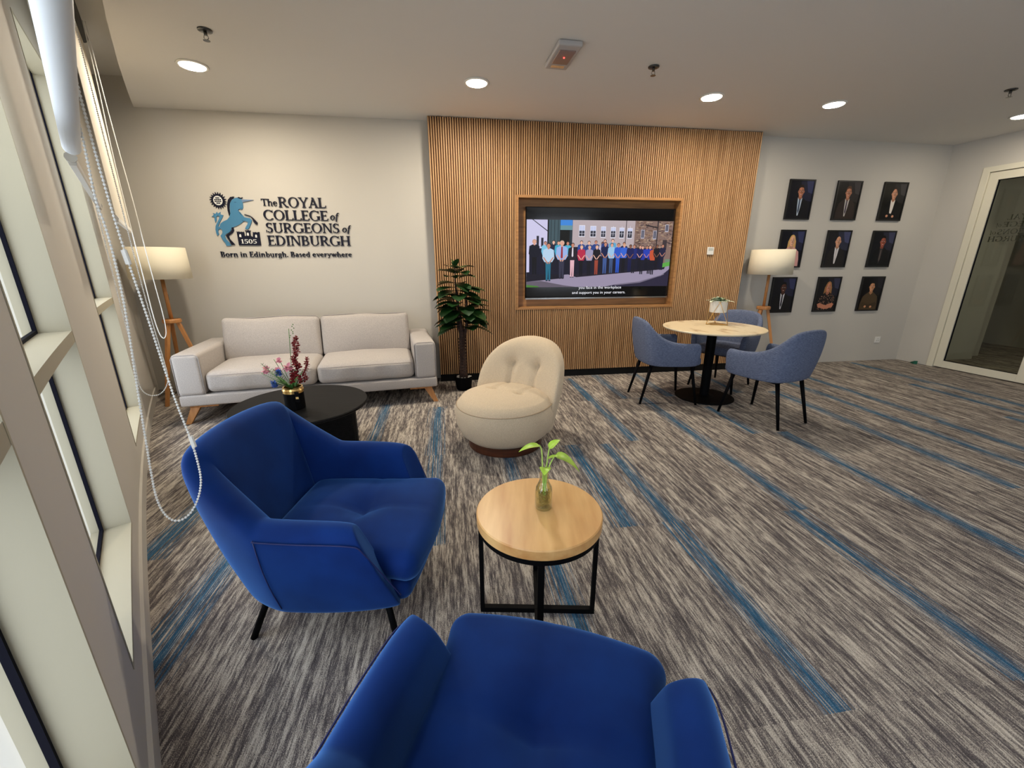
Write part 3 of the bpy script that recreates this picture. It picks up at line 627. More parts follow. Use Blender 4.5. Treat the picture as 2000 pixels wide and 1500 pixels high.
# serif letters, cap height 1: strokes, arcs and slab serifs
TK, TN, SR = .168, .075, .06
def glyph(ch):
    P = []   # convex quads
    def S(x0, y0, x1, y1, w=TK):
        P.append([(x0-w/2,y0),(x0+w/2,y0),(x1+w/2,y1),(x1-w/2,y1)])
    def H(x0, x1, y, h=TN): P.append([(x0,y-h/2),(x1,y-h/2),(x1,y+h/2),(x0,y+h/2)])
    def F(x, y, hw=.16, up_=1):
        t = SR*up_; P.append([(x-hw,y),(x+hw,y),(x+hw,y+t*.75),(x-hw,y+t*.75)]); P.append([(x-hw*.8,y+t*.75),(x+hw*.8,y+t*.75),(x+TK*.4,y+t*1.9),(x-TK*.4,y+t*1.9)])
    def A(cx_, cy_, rx, ry, a0, a1, wx=TK, wy=TN, n=14):
        pr = None
        for i in range(n+1):
            a = R(a0+(a1-a0)*i/n); o = (cx_+rx*math.cos(a), cy_+ry*math.sin(a)); q = (cx_+(rx-wx)*math.cos(a), cy_+(ry-wy)*math.sin(a))
            if pr: P.append([pr[0], o, q, pr[1]])
            pr = (o, q)
    def V(x0, y0, y1, b=1, t=1, hb=.16, ht=.16):
        S(x0, y0, x0, y1)
        if b: F(x0, y0, hb)
        if t: F(x0, y1, ht, -1)
    x = .66   # lower case height
    w = .7
    if ch == 'T': H(0,.8,.965,.07); P.append([(0,.93),(.055,.93),(.03,.78),(-.02,.78)]); P.append([(.745,.93),(.8,.93),(.82,.78),(.77,.78)]); S(.4,0,.4,.95); F(.4,0,.17); w = .8
    elif ch == 'R': V(.16,0,1); A(.40,.74,.28,.26,-90,90); H(.16,.42,.967); H(.16,.42,.51); S(.70,0,.38,.5,.17); F(.74,0,.13); w = .84
    elif ch == 'O': A(.46,.5,.46,.52,0,360,.165,.06,26); w = .92
    elif ch == 'Y': V(.40,0,.48,1,0,.17); S(.40,.42,.10,.98,.16); S(.42,.42,.70,.98,.08); F(.10,1,.15,-1); F(.70,1,.13,-1); w = .78
    elif ch == 'A': S(.12,0,.44,.98,.07); S(.72,0,.40,1.0,.17); H(.2,.62,.34); F(.12,0,.13); F(.72,0,.16); w = .84
    elif ch == 'L': V(.16,0,1); H(.16,.64,.033); P.append([(.58,.03),(.66,.03),(.68,.24),(.64,.24)]); w = .66
    elif ch == 'C': A(.46,.5,.46,.52,42,318,.165,.06,22); P.append([(.76,.72),(.80,.72),(.80,1.0),(.76,.94)]); w = .82
    elif ch == 'G': A(.46,.5,.46,.52,42,300,.165,.06,22); P.append([(.76,.74),(.80,.74),(.80,1.0),(.76,.94)]); S(.76,.06,.76,.44); F(.76,.44,.15,-1); w = .90
    elif ch == 'E': V(.16,0,1); H(.16,.62,.033); H(.16,.60,.967); H(.16,.5,.52); P.append([(.56,.03),(.64,.03),(.67,.22),(.63,.22)]); P.append([(.54,.97),(.60,.97),(.62,.80),(.58,.80)]); P.append([(.46,.42),(.50,.42),(.50,.62),(.46,.62)]); w = .66
    elif ch == 'S': A(.31,.73,.26,.28,40,262,.15,.06,14); A(.31,.27,.28,.28,82,-142,.155,.06,14); P.append([(.16,.60),(.24,.47),(.48,.40),(.40,.54)]); P.append([(.50,.76),(.54,.76),(.54,1.0),(.50,.95)]); P.append([(.02,0),(.06,.05),(.06,.26),(.02,.26)]); w = .6
    elif ch == 'U': S(.17,.3,.17,1); F(.17,1,.17,-1); S(.70,.3,.70,1,.075); F(.70,1,.13,-1); A(.435,.32,.343,.34,180,360,.11,.07,14); w = .86
    elif ch == 'N': S(.15,0,.15,1,.07); F(.15,0,.13); S(.18,1,.74,0,.17); S(.76,0,.76,1,.07); F(.76,1,.13,-1); F(.12,1,.13,-1); w = .90
    elif ch == 'D': V(.16,0,1); A(.36,.5,.46,.5,-90,90,.165,.065,18); H(.16,.38,.033); H(.16,.38,.967); w = .86
    elif ch == 'I': V(.17,0,1); w = .34
    elif ch == 'B': V(.16,0,1); A(.36,.75,.26,.25,-90,90,.15,.06); A(.38,.27,.30,.27,-90,90,.155,.06); H(.16,.38,.967); H(.16,.38,.52); H(.16,.40,.033); w = .72
    elif ch == 'H': V(.16,0,1); V(.74,0,1); H(.16,.74,.52); w = .9
    elif ch == 'h': V(.14,0,1,1,1,.14,.12); A(.37,.42,.24,.26,0,150,.14,.07); S(.54,0,.54,.44,.14); F(.54,0,.13); w = .7
    elif ch == 'n': V(.14,0,x,1,1,.14,.12); A(.37,.42,.24,.26,0,150,.14,.07); S(.54,0,.54,.44,.14); F(.54,0,.13); w = .7
    elif ch == 'e': A(.28,.33,.28,.34,8,318,.14,.06,18); H(.1,.54,.36,.05); w = .58
    elif ch == 'o': A(.30,.33,.30,.345,0,360,.14,.06,20); w = .62
    elif ch == 'f': S(.17,-.22,.22,.82,.13); A(.36,.80,.20,.22,60,180,.13,.07,8); H(.03,.42,x-.03,.06); w = .42
    elif ch == 'r': V(.14,0,x,1,1,.15,.12); A(.36,.44,.20,.22,40,150,.12,.10,8); w = .48
    elif ch == 'i': V(.14,0,x,1,1,.14,.11); A(.14,.87,.085,.085,0,360,.08,.08,10); w = .30
    elif ch == 'd': A(.27,.33,.27,.34,0,360,.14,.06,18); S(.50,0,.50,1,.14); F(.44,1,.10,-1); F(.54,0,.09); w = .66
    elif ch == 'b': S(.14,0,.14,1,.14); F(.10,1,.11,-1); A(.35,.33,.27,.34,0,360,.14,.06,18); w = .64
    elif ch == 'u': S(.14,.2,.14,x,.14); F(.10,x,.12,-1); A(.33,.24,.26,.26,180,330,.14,.07,10); S(.53,0,.53,x,.14); F(.49,x,.12,-1); F(.57,0,.08); w = .70
    elif ch == 'g': A(.28,.40,.25,.27,0,360,.13,.06,16); A(.28,-.08,.28,.18,0,360,.09,.06,16); P.append([(.10,.18),(.18,.20),(.14,.06),(.04,.08)]); H(.4,.58,.62,.07); w = .58
    elif ch == 'a': A(.27,.46,.22,.21,0,160,.13,.06,10); S(.425,.06,.425,.47,.14); A(.22,.19,.21,.21,40,330,.13,.06,14); F(.48,0,.08); w = .56
    elif ch == 's': A(.22,.48,.18,.19,30,250,.11,.06,10); A(.22,.18,.20,.19,80,-140,.12,.06,10); P.append([(.10,.38),(.18,.29),(.34,.27),(.27,.37)]); w = .44
    elif ch == 'v': S(.30,0,.10,x,.14); S(.32,0,.50,x,.065); F(.10,x,.12,-1); F(.50,x,.10,-1); w = .58
    elif ch == 'y': S(.30,0,.10,x,.14); S(.22,-.24,.50,x,.07); A(.14,-.20,.08,.08,0,360,.07,.07,8); F(.10,x,.12,-1); F(.50,x,.10,-1); w = .58
    elif ch == 'w': S(.28,0,.10,x,.13); S(.30,0,.46,x,.06); S(.62,0,.44,x,.13); S(.64,0,.82,x,.06); F(.10,x,.12,-1); F(.44,x,.12,-1); F(.82,x,.10,-1); w = .9
    elif ch == '.': A(.10,.08,.09,.09,0,360,.085,.085,10); w = .22
    elif ch == '1': V(.20,0,1,1,0,.20); P.append([(.0,.80),(.2,.93),(.2,1.0),(.0,.86)]); w = .42
    elif ch == '5': A(.24,.31,.27,.32,120,-150,.16,.07,14); S(.09,.50,.12,.98,.08); H(.08,.50,.94,.13); w = .54
    elif ch == '0': A(.28,.5,.28,.52,0,360,.16,.06,22); w = .58
    else: w = .26
    return P, w
def lettering(name, body, x0, x1, zb, hgt, m, parent, d0=.002, d1=.012, shear=0.0, mirror=None, of=None, gap=.035, bold=0):
    quads = []; cur = 0
    for ch in body:
        P, w_ = glyph(ch)
        if ch == ' ': quads.append(None)
        for q in P: quads.append([(cur+x+shear*y, y) for x, y in q])
        cur += w_+gap
    cur -= gap; k = (x1-x0)/cur; b = MB()
    for i, q in enumerate(quads):
        if q is None:
            b.build(name, m, parent, off=so); b = MB(); continue
        e = (i % 7)*.00004
        b.prism([(x0+x*k, zb+y*hgt) for x, y in q], D-d1-e, D-d0)
    return b.build(name, m, parent, off=so)
lettering('lettering', 'The', -1.882, -1.728, 1.941, .066, m_navy, SG)
lettering('lettering', 'ROYAL', -1.717, -1.250, 1.928, .099, m_navy, SG)
lettering('lettering', 'COLLEGE', -1.881, -1.241, 1.802, .098, m_navy, SG)
lettering('lettering', 'of', -1.222, -1.140, 1.809, .072, m_navy, SG, shear=.16)
lettering('lettering', 'SURGEONS', -1.878, -1.138, 1.679, .096, m_navy, SG)
lettering('lettering', 'of', -1.113, -1.030, 1.685, .072, m_navy, SG, shear=.16)
lettering('lettering', 'EDINBURGH', -1.880, -1.038, 1.548, .100, m_navy, SG)
lettering('lettering', 'Born in Edinburgh. Based everywhere', -2.365, -1.037, 1.432, .053, m_navy, SG, gap=.07)
lettering('castle_number', '1505', -2.140, -1.986, 1.566, .043, m_swhite, cas, d0=.011, d1=.0128)
# mirrored lettering on the far side of the door glass
dof = tuple(leaf_o.location)
Mm = Matrix(((-.0748, .9972, 0, WR(0,0).x), (.9972, .0748, 0, WR(0,0).y), (0, 0, 1, 0), (0, 0, 0, 1)))
m_decal = mat('grey_glass_lettering', rgb(60, 58, 50), .6)
def dl(body, t0, t1, z, h, sh=0):
    # t counts from the corner; seen from the room the text runs backwards
    quads = []; cur = 0
    b = MB()
    for ch in body:
        P, w_ = glyph(ch)
        for q in P: quads.append([(cur+x+sh*y, y) for x, y in q])
        cur += w_+.06
    k = (t1-t0)/cur
    for q in quads:
        P3 = [(t1-x*k, z+y*h) for x, y in q]
        va = [WR(t, .0345, zz) for t, zz in P3]; vb = [WR(t, .0352, zz) for t, zz in P3]; n = len(va)
        b.add(va+vb, [tuple(range(n)), tuple(range(2*n-1, n-1, -1))]+[(i, n+i, n+(i+1) % n, (i+1) % n) for i in range(n)])
    b.build('glass_lettering', m_decal, leaf_o)
dl('ROYAL', .72, 1.03, 1.840, .058); dl('The', 1.05, 1.14, 1.840, .042); dl('COLLEGE', .70, 1.14, 1.760, .058); dl('of', .64, .69, 1.765, .045)
dl('SURGEONS', .67, 1.14, 1.680, .058); dl('of', .60, .66, 1.685, .045); dl('EDINBURGH', .60, 1.14, 1.600, .060)

# ------------------------------------------------------------------ portraits
m_print = tinted('photo_print', .3, coat=.12)
m_frame = mat('black_frame', (.005, .005, .006), .35)
def portrait(x, z, label, bgc, suit, skin, hair, style, shirt=None, tie=None, glasses=False, arms=False, pattern=None):
    W_, H_ = .352, .462
    r = thing('framed_portrait', label, 'portrait', (x+W_/2, D, z-H_), 0, 'framed portraits in three rows on the right wall')
    of = tuple(r.location)
    f = MB(); t = .017
    f.box((x, D-.022, z-H_), (x+t, D-.001, z)); f.box((x+W_-t, D-.022, z-H_), (x+W_, D-.001, z)); f.box((x+t, D-.022, z-H_), (x+W_-t, D-.001, z-H_+t)); f.box((x+t, D-.022, z-t), (x+W_-t, D-.001, z))
    f.build('frame', m_frame, r, off=of)
    pm = MB(); L_ = [0]
    iw, ih = W_-2*t, H_-2*t
    def PO(pts, c):
        L_[0] += 1; pm.col = rgb(*c); y = D-.016-L_[0]*.00003
        pm.add([(x+t+iw*px, y, z-t-ih*py) for px, py in pts], [tuple(range(len(pts)))])
    def EL(cx_, cy_, rx, ry, c, n=16, a0=0, a1=360): PO([(cx_+rx*math.cos(R(a0+(a1-a0)*k/n)), cy_+ry*math.sin(R(a0+(a1-a0)*k/n))) for k in range(n if a1-a0 == 360 else n+1)], c)
    dk = lambda c, k: tuple(int(v*k) for v in c)
    PO([(0,0),(1,0),(1,1),(0,1)], dk(bgc, .28)); PO([(.42,0),(1,0),(1,.55),(.62,.5)], dk(bgc, .6)); PO([(.68,0),(1,0),(1,.34),(.8,.3)], bgc)
    hx, hy = .5, .27
    if style == 'long': EL(hx, hy+.07, .165, .22, hair); PO([(hx-.17,hy),(hx+.17,hy),(hx+.19,hy+.27),(hx-.19,hy+.27)], hair)
    # body
    PO([(.5-.09,.43),(.5+.09,.43),(.72,.50),(.86,.58),(.92,.80),(.93,1),(.07,1),(.08,.80),(.14,.58),(.28,.50)], suit)
    PO([(hx-.065,.36),(hx+.065,.36),(hx+.085,.47),(hx,.53),(hx-.085,.47)], dk(skin, .8))
    if shirt:
        PO([(hx-.10,.445),(hx,.52),(hx+.10,.445),(hx+.07,.70),(hx+.02,.93),(hx-.03,.93),(hx-.07,.70)], shirt)
        PO([(hx-.11,.44),(hx-.13,.47),(hx-.06,.80),(hx-.02,.96),(hx-.10,.78)], dk(suit, .6)); PO([(hx+.11,.44),(hx+.13,.47),(hx+.06,.80),(hx+.02,.96),(hx+.10,.78)], dk(suit, .6))
    if tie: PO([(hx-.025,.50),(hx+.025,.50),(hx+.035,.80),(hx,.88),(hx-.035,.80)], tie); PO([(hx-.03,.48),(hx+.03,.48),(hx+.02,.53),(hx-.02,.53)], dk(tie, .7))
    if pattern:
        rr = random.Random(int(x*100))
        for k in range(70):
            a, b_ = .15+rr.random()*.7, .52+rr.random()*.44
            PO([(a,b_),(a+.025,b_-.012),(a+.03,b_+.012),(a+.008,b_+.02)], pattern)
    if arms:
        PO([(.10,.80),(.20,.76),(.62,.86),(.66,.92),(.56,.95),(.16,.90)], arms); PO([(.90,.80),(.80,.76),(.42,.86),(.36,.92),(.46,.96),(.84,.90)], dk(arms, .9) if arms != skin else skin)
        EL(.36,.90,.055,.035, skin); EL(.64,.91,.055,.035, skin)
    # head
    if style != 'bald': EL(hx, hy-.045, .125, .125, hair)
    EL(hx-.122, hy+.02, .02, .035, dk(skin, .85)); EL(hx+.122, hy+.02, .02, .035, dk(skin, .85))
    EL(hx, hy+.015, .112, .148, skin)
    if style == 'short': PO([(hx-.115,hy-.03),(hx-.12,hy-.10),(hx-.05,hy-.165),(hx+.06,hy-.165),(hx+.12,hy-.09),(hx+.115,hy-.02),(hx+.09,hy-.085),(hx-.02,hy-.10),(hx-.09,hy-.075)], hair)
    if style == 'long': PO([(hx-.02,hy-.15),(hx+.13,hy-.06),(hx+.15,hy+.20),(hx+.105,hy+.05),(hx+.06,hy-.09)], hair); PO([(hx+.0,hy-.15),(hx-.13,hy-.06),(hx-.16,hy+.20),(hx-.11,hy+.06),(hx-.07,hy-.08)], hair)
    if style == 'tied': PO([(hx-.115,hy-.03),(hx-.10,hy-.12),(hx,hy-.165),(hx+.10,hy-.12),(hx+.115,hy-.03),(hx+.04,hy-.115),(hx-.04,hy-.115)], hair)
    PO([(hx+.02,hy-.10),(hx+.09,hy-.05),(hx+.10,hy+.06),(hx+.06,hy+.13),(hx+.01,hy+.15)], dk(skin, .84))
    for s in (-1, 1):
        PO([(hx+s*.075,hy-.028),(hx+s*.025,hy-.026),(hx+s*.025,hy-.018),(hx+s*.075,hy-.018)], dk(hair, .7)); EL(hx+s*.048, hy+.002, .021, .010, (228,220,214), 10); EL(hx+s*.048, hy+.002, .010, .010, (30,22,20), 8)
        if glasses:
            for k in range(12):
                a, b_ = R(30*k), R(30*(k+1)); c0 = (hx+s*.052, hy+.004)
                PO([(c0[0]+.040*math.cos(a), c0[1]+.026*math.sin(a)), (c0[0]+.040*math.cos(b_), c0[1]+.026*math.sin(b_)), (c0[0]+.046*math.cos(b_), c0[1]+.032*math.sin(b_)), (c0[0]+.046*math.cos(a), c0[1]+.032*math.sin(a))], (16,12,12))
    PO([(hx-.005,hy-.01),(hx+.012,hy-.01),(hx+.026,hy+.055),(hx-.018,hy+.058)], dk(skin, .72))
    PO([(hx-.045,hy+.085),(hx,hy+.092),(hx+.045,hy+.085),(hx+.026,hy+.106),(hx-.026,hy+.106)], (150,60,56)); PO([(hx-.036,hy+.088),(hx+.036,hy+.088),(hx+.02,hy+.098),(hx-.02,hy+.098)], (226,214,206))
    pm.build('photo_print', m_print, r, off=of, fixn=False)
PXs = (4.199, 4.872, 5.550); PZs = (2.343, 1.761, 1.179)
BGB = (52, 56, 92)
portrait(PXs[0], PZs[0], 'portrait of a man in glasses and a pale patterned neckcloth, top left', BGB, (14,14,20), (196,128,98), (40,26,20), 'short', (176,190,206), (60,70,90), True)
portrait(PXs[1], PZs[0], 'framed portrait of a man in a dark suit with a striped tie, top row centre', (62,58,60), (46,36,34), (200,136,106), (84,54,36), 'short', (186,180,176), (66,58,74), True)
portrait(PXs[2], PZs[0], 'portrait of a person in a black blazer over a white blouse, top right', (64,62,64), (12,12,16), (206,146,116), (44,30,24), 'tied', (222,214,206), None, False, (16,16,20))
portrait(PXs[0], PZs[1], 'portrait of a person with long blonde hair and a pink top', BGB, (206,154,150), (226,172,142), (206,164,100), 'long')
portrait(PXs[1], PZs[1], 'portrait of a bald man in a dark suit and white shirt, centre of the nine', (66,70,104), (28,26,28), (214,156,124), (120,110,104), 'bald', (214,212,214), (196,190,190))
portrait(PXs[2], PZs[1], 'portrait of a man in glasses and a black suit, middle row right', (60,62,88), (10,10,14), (160,86,66), (18,14,14), 'short', (40,36,40), (90,80,76), True)
portrait(PXs[0], PZs[2], 'portrait of a suited man with white shirt and tie, bottom left beside the lamp', BGB, (16,16,20), (84,50,38), (14,12,12), 'short', (206,204,210), (26,26,40))
portrait(PXs[1], PZs[2], 'portrait of a person in a patterned dress with folded arms, bottom row centre', (52,54,78), (26,20,22), (196,128,100), (150,108,66), 'long', None, None, False, (196,128,100), (170,130,110))
portrait(PXs[2], PZs[2], 'portrait of a smiling person in an olive tweed jacket, bottom right', (34,32,40), (78,62,44), (206,146,106), (22,18,16), 'short', None, None, False, (70,56,40))
# ------------------------------------------------------------------ sofa
SA = R(8)
sofa = thing('sofa', 'long greige linen sofa with two seat cushions on angled wooden legs under the sign', 'sofa', (-2.345, 3.754, 0), SA)
SWD, SDP = 2.215, .90
b = MB(); b.rbox((SWD/2, SDP/2, .215), (SWD, SDP, .10), .018, 2, 3); b.build('base_rail', m_linen, sofa, smooth=True)
def puff(h, ax, amt, pw=2):
    def f(v):
        v = Vector(v); o = [i for i in range(3) if i != ax]
        k = (1-min(1, abs(v[o[0]]/h[o[0]]))**pw)*(1-min(1, abs(v[o[1]]/h[o[1]]))**pw)
        v[ax] += amt*k*(1 if v[ax] > 0 else -1); return v
    return f
for x in (.105, SWD-.105):
    b = MB(); b.rbox((x, SDP/2, .445), (.21, SDP, .365), .035, 3, 4, fn=puff((.105,.45,.18), 2, .006)); a = b.build('armrest', m_linen, sofa, smooth=True)
    p = MB(); zt, zb = .6195, .272; x0, x1 = x-.10, x+.10
    pts = [(x0, .010, zb), (x0, .010, zt-.03), (x0+.012, .012, zt-.010), (x0+.035, .012, zt), (x1-.035, .012, zt), (x1-.012, .012, zt-.010), (x1, .010, zt-.03), (x1, .010, zb)]
    p.tube(pts, .005, 6); p.build('piping', m_linenp, a, smooth=True)
    p = MB(); p.tube([(x0, .012, zb+.002), (x1, .012, zb+.002)], .004, 6); p.build('seam', m_linenp, a, smooth=True)
b = MB(); b.rbox((SWD/2, SDP-.09, .45), (SWD-.42, .17, .42), .03, 3, 3); b.build('back_frame', m_linen, sofa, smooth=True)
cw = (SWD-.42)/2
for k in (0, 1):
    cxm = .21+cw*(k+.5)
    def fs(v, h=(cw/2,.31,.095), k=k):
        v = Vector(v); kk = (1-abs(v.x/h[0])**2.5)*(1-abs(v.y/h[1])**2.5)
        if v.z > 0: v.z += .035*max(0, kk)+.004*math.sin(v.x*17+k*2)*max(0, kk)
        if v.y < -.2: v.y -= .018*(1-abs(v.z/.1)**2)*(1-abs(v.x/h[0])**4)+.006*math.sin(v.x*23+k)*(v.z < .05)
        return v
    b = MB(); b.rbox((cxm, .345, .365), (cw-.006, .66, .19), .055, 14, 4, fn=fs); c = b.build('seat_cushion', m_linen, sofa, smooth=True)
    p = MB(); hx = cw/2-.03
    p.tube([(cxm-hx, .004, .432), (cxm-hx*.5, -.003, .435), (cxm, -.004, .436), (cxm+hx*.5, -.003, .435), (cxm+hx, .004, .432)], .0035, 6); p.build('piping', m_linenp, c, smooth=True)
    lean = Matrix.Translation((cxm, .665, .625)) @ Matrix.Rotation(R(-12), 4, 'X')
    def fb(v, h=(cw/2,.1,.21), k=k):
        v = Vector(v); kk = max(0, (1-abs(v.x/h[0])**2.2)*(1-abs(v.z/h[2])**2.2))
        if v.y < 0: v.y -= .045*kk
        v.z += .006*math.sin(v.x*11+k*2)*(v.z > .1)
        return v
    b = MB(); b.rbox((0,0,0), (cw-.008, .17, .43), .045, 12, 4, fn=fb, M=lean); c = b.build('back_cushion', m_linen, sofa, smooth=True)
    p = MB(); h2 = cw/2-.02
    p.tube([lean @ Vector(q) for q in [(-h2-.008,-.058,-.19),(-h2-.008,-.058,.19),(-h2+.02,-.058,.212),(-.15,-.058,.2165+.006*math.sin(-1.65+k*2)),(.15,-.058,.2165+.006*math.sin(1.65+k*2)),(h2-.02,-.058,.212),(h2+.008,-.058,.19),(h2+.008,-.058,-.19)]], .0045, 6); p.build('piping', m_linenp, c, smooth=True)
for x, y, sx, sy in ((.07,.06,1,1),(SWD-.07,.06,-1,1),(.07,SDP-.06,1,-1),(SWD-.07,SDP-.06,-1,-1)):
    b = MB(); b.box((min(x-.02*sx, x+.20*sx), min(y-.02*sy, y+.06*sy), .143), (max(x-.02*sx, x+.20*sx), max(y-.02*sy, y+.06*sy), .166))
    b.loft([[Vector((x-.045*sx+dx*.022-.005*sx, y-.025*sy+dy*.020, 0)) for dx, dy in ((-1,-1),(1,-1),(1,1),(-1,1))], [Vector((x+.02*sx+dx*.038, y+.015*sy+dy*.030, .144)) for dx, dy in ((-1,-1),(1,-1),(1,1),(-1,1))]])
    b.build('leg', m_beech, sofa, bevel=.003)

# ------------------------------------------------------------------ tripod floor lamps
def floor_lamp(loc, rz, label, grp):
    r = thing('floor_lamp', label, 'lamp', loc, rz, grp)
    b = MB(); b.lathe([(.001,.800),(.075,.800),(.078,.808),(.078,.830),(.072,.838),(.001,.838)], seg=28); b.build('tripod_head', m_beech, r, smooth=False)
    for k in range(3):
        a = 2*pi*k/3; c, s = math.cos(a), math.sin(a); l = MB()
        p0, p1 = Vector((c*.045, s*.045, .815)), Vector((c*.245, s*.245, 0.0)); T_ = Vector((-s, c, 0))
        O = Vector((c, s, 0)); w0, w1 = .017, .014
        l.loft([[p1+O*w1+T_*w1, p1-O*w1+T_*w1, p1-O*w1-T_*w1, p1+O*w1-T_*w1], [p0+O*w0+T_*w0, p0-O*w0+T_*w0, p0-O*w0-T_*w0, p0+O*w0-T_*w0]]); l.build('leg', m_beech, r, bevel=.003)
    b = MB(); b.tube([(0,0,.835),(0,0,1.30)], .0165, 12); b.build('pole', m_beech, r, smooth=True)
    b = MB(); b.lathe([(.243,1.225),(.238,1.36),(.232,1.512),(.230,1.512),(.236,1.36),(.241,1.225),(.243,1.225)], seg=48); b.build('lamp_shade', m_shade, r, smooth=True)
    b = MB()
    for k in range(3):
        a = 2*pi*k/3+.5; b.tube([(.012*math.cos(a),.012*math.sin(a),1.30),(.237*math.cos(a),.237*math.sin(a),1.30)], .0025, 5)
    b.build('shade_carrier', m_chrome, r)
    b = MB(); b.ball((0,0,1.36), .032, 12, 8, sz=1.2); b.build('bulb', m_white, r, smooth=True)
    b = MB(); b.tube([(-.018,-.012,1.24),(-.030,-.02,1.15),(-.026,-.02,1.06)], .002, 5); b.tube([(-.026,-.02,1.075),(-.026,-.02,1.02)], .011, 8); b.build('pull_switch', m_black, r)
    return r
L1 = floor_lamp((-2.735, 4.56, 0), R(250), 'tripod floor lamp with a cream drum shade in the corner left of the sofa', 'tripod floor lamps')
copy_tree(L1, (3.905, 4.69, 0), R(205), 'tripod floor lamp with a cream drum shade beside the portraits behind the cafe table')

# ------------------------------------------------------------------ coffee table with flowers
ct = thing('coffee_table', 'low round black coffee table between the sofa and the blue armchair', 'table', (-1.09, 3.01, 0))
b = MB(); b.lathe([(.001,.378),(.448,.378),(.455,.384),(.455,.396),(.450,.402),(.001,.402)], seg=64); b.build('table_top', m_blackmat, ct)
for a0 in (28, 208, 118):
    b = MB(); r0, r1, hw = .02, .37, .075; c, s = math.cos(R(a0)), math.sin(R(a0))
    pts = []
    for k in range(9):
        t = -90+180*k/8; pts.append((r1-hw+hw*1.0*math.cos(R(t)), hw*math.sin(R(t))))
    pts += [(r0+.07*(a0 != 28), hw), (r0+.07*(a0 != 28), -hw)]
    b.prismz([(x*c-y*s, x*s+y*c) for x, y in pts], 0, .378); b.build('leg', m_blackmat, ct)
fp = thing('flower_arrangement', 'black pot of crimson, pink and blue artificial flowers on the coffee table', 'flowers', (-1.09, 2.90, .402))
b = MB(); b.lathe([(.001,0),(.060,0),(.064,.006),(.064,.118),(.001,.118)], seg=32); b.build('pot', m_black, fp, smooth=False)
b = MB(); b.lathe([(.055,.118),(.066,.118),(.066,.132),(.068,.136),(.066,.140),(.062,.150),(.064,.156),(.055,.156),(.055,.118)], seg=32); b.build('gold_rim', m_gold, fp)
b = MB(); b.box((.030,-.069,.060), (.058,-.067,.135)); tg = b.build('tag', m_black, fp, bevel=.001)
b = MB(); b.box((.035,-.070,.085), (.053,-.069,.1)); b.build('tag_print', m_gold, tg)
def leaf(mb, base, d, L_, W_, upv=Vector((0,0,1)), droop=.3, fold=.12, n=6, heart=False, ob=False):
    d = Vector(d).normalized(); side = d.cross(upv)
    if side.length < 1e-3: side = d.orthogonal()
    side.normalize(); nn = side.cross(d).normalized(); rows = []
    for i in range(n+1):
        t = i/n
        wdt = math.sin(pi*min(1, t**(.62 if heart else .85)))**.8*W_/2 if 0 < t < 1 else .0005
        if ob: wdt = max(.0008, (math.sin(pi*t**1.35)**.62 if 0 < t < 1 else 0)*W_/2)
        p = Vector(base)+d*(L_*t)-Vector((0,0,1))*(droop*L_*t*t)
        rows.append([p-side*wdt+nn*fold*wdt, p-side*wdt*.5+nn*fold*wdt*.3, p, p+side*wdt*.5+nn*fold*wdt*.3, p+side*wdt+nn*fold*wdt])
    mb.loft(rows, cap=False, wrap=False)
rr = random.Random(11)
gr = MB()
for k in range(26):
    a = rr.random()*2*pi; L_ = .06+rr.random()*.12
    leaf(gr, (.02*math.cos(a), .02*math.sin(a), .15), (math.cos(a)*.8-.25, math.sin(a)*.7, .55+rr.random()*.9), L_, .022, droop=.25)
for (dx, dy, dz, L_) in ((-.55,-.2,.75,.24),(-.75,-.1,.55,.20),(-.25,-.5,.8,.20)):
    d = Vector((dx,dy,dz)).normalized(); base = Vector((-.01,-.01,.15))
    gr.tube([base, base+d*L_], .0016, 4)
    for i in range(12):
        q = base+d*L_*(.25+.75*i/12); sd = d.cross(Vector((0,-1,.2))).normalized()
        for s in (-1, 1): leaf(gr, q, sd*s+d*.5, .05*(1-i/18), .012, droop=.1, n=3)
for (dx, dz, L_) in ((.10,1,.42),(.28,1,.22),(-.62,.62,.20),(-.36,.9,.23),(-.2,.85,.20)):
    d = Vector((dx,-.05,dz)).normalized(); gr.tube([(0,0,.14), Vector((0,0,.14))+d*L_], .002, 5)
for k in range(8): gr.ball((.045+.004*k+rr.uniform(-.01,.01), -.02, .50+k*.012), .004, 5, 4)
gr.build('foliage', m_leafm, fp, smooth=True)
def flower(mb, c, r, n=6, up_=.5):
    for k in range(n):
        a = 2*pi*k/n+rr.random(); leaf(mb, c, (math.cos(a), math.sin(a)*.7-.3, math.sin(a)*.8+up_*.4), r, r*.8, droop=.1, n=3)
rd = MB()
for k in range(34):
    t = k/33; c = Vector((.035+.035*t+rr.uniform(-.03,.03)*(1.15-t*.9), -.02+rr.uniform(-.03,.03), .20+.30*t)); flower(rd, c, .026*(1.1-.4*t), 6)
for k in range(12):
    t = k/11; c = Vector((.09+.03*t+rr.uniform(-.012,.012), -.01, .20+.15*t)); flower(rd, c, .020, 6)
rd.build('crimson_flowers', m_red, fp, smooth=True)
for c, r_ in (((-.135,-.03,.285),.035),((.005,-.035,.30),.040),((-.05,-.02,.345),.026),((-.055,-.05,.285),.03)):
    pk = MB(); flower(pk, Vector(c), r_, 9); flower(pk, Vector(c), r_*.6, 6); pk.build('pink_flower', m_pink, fp, smooth=True)
for c, r_ in (((-.092,-.045,.195),.034),((-.045,-.06,.275),.030)):
    bl = MB()
    for k in range(20):
        o = Vector((rr.uniform(-1,1), rr.uniform(-1,0), rr.uniform(-1,1)))*r_*.5; flower(bl, Vector(c)+o, .014, 4)
    bl.build('blue_flower', m_bluep, fp, smooth=True)

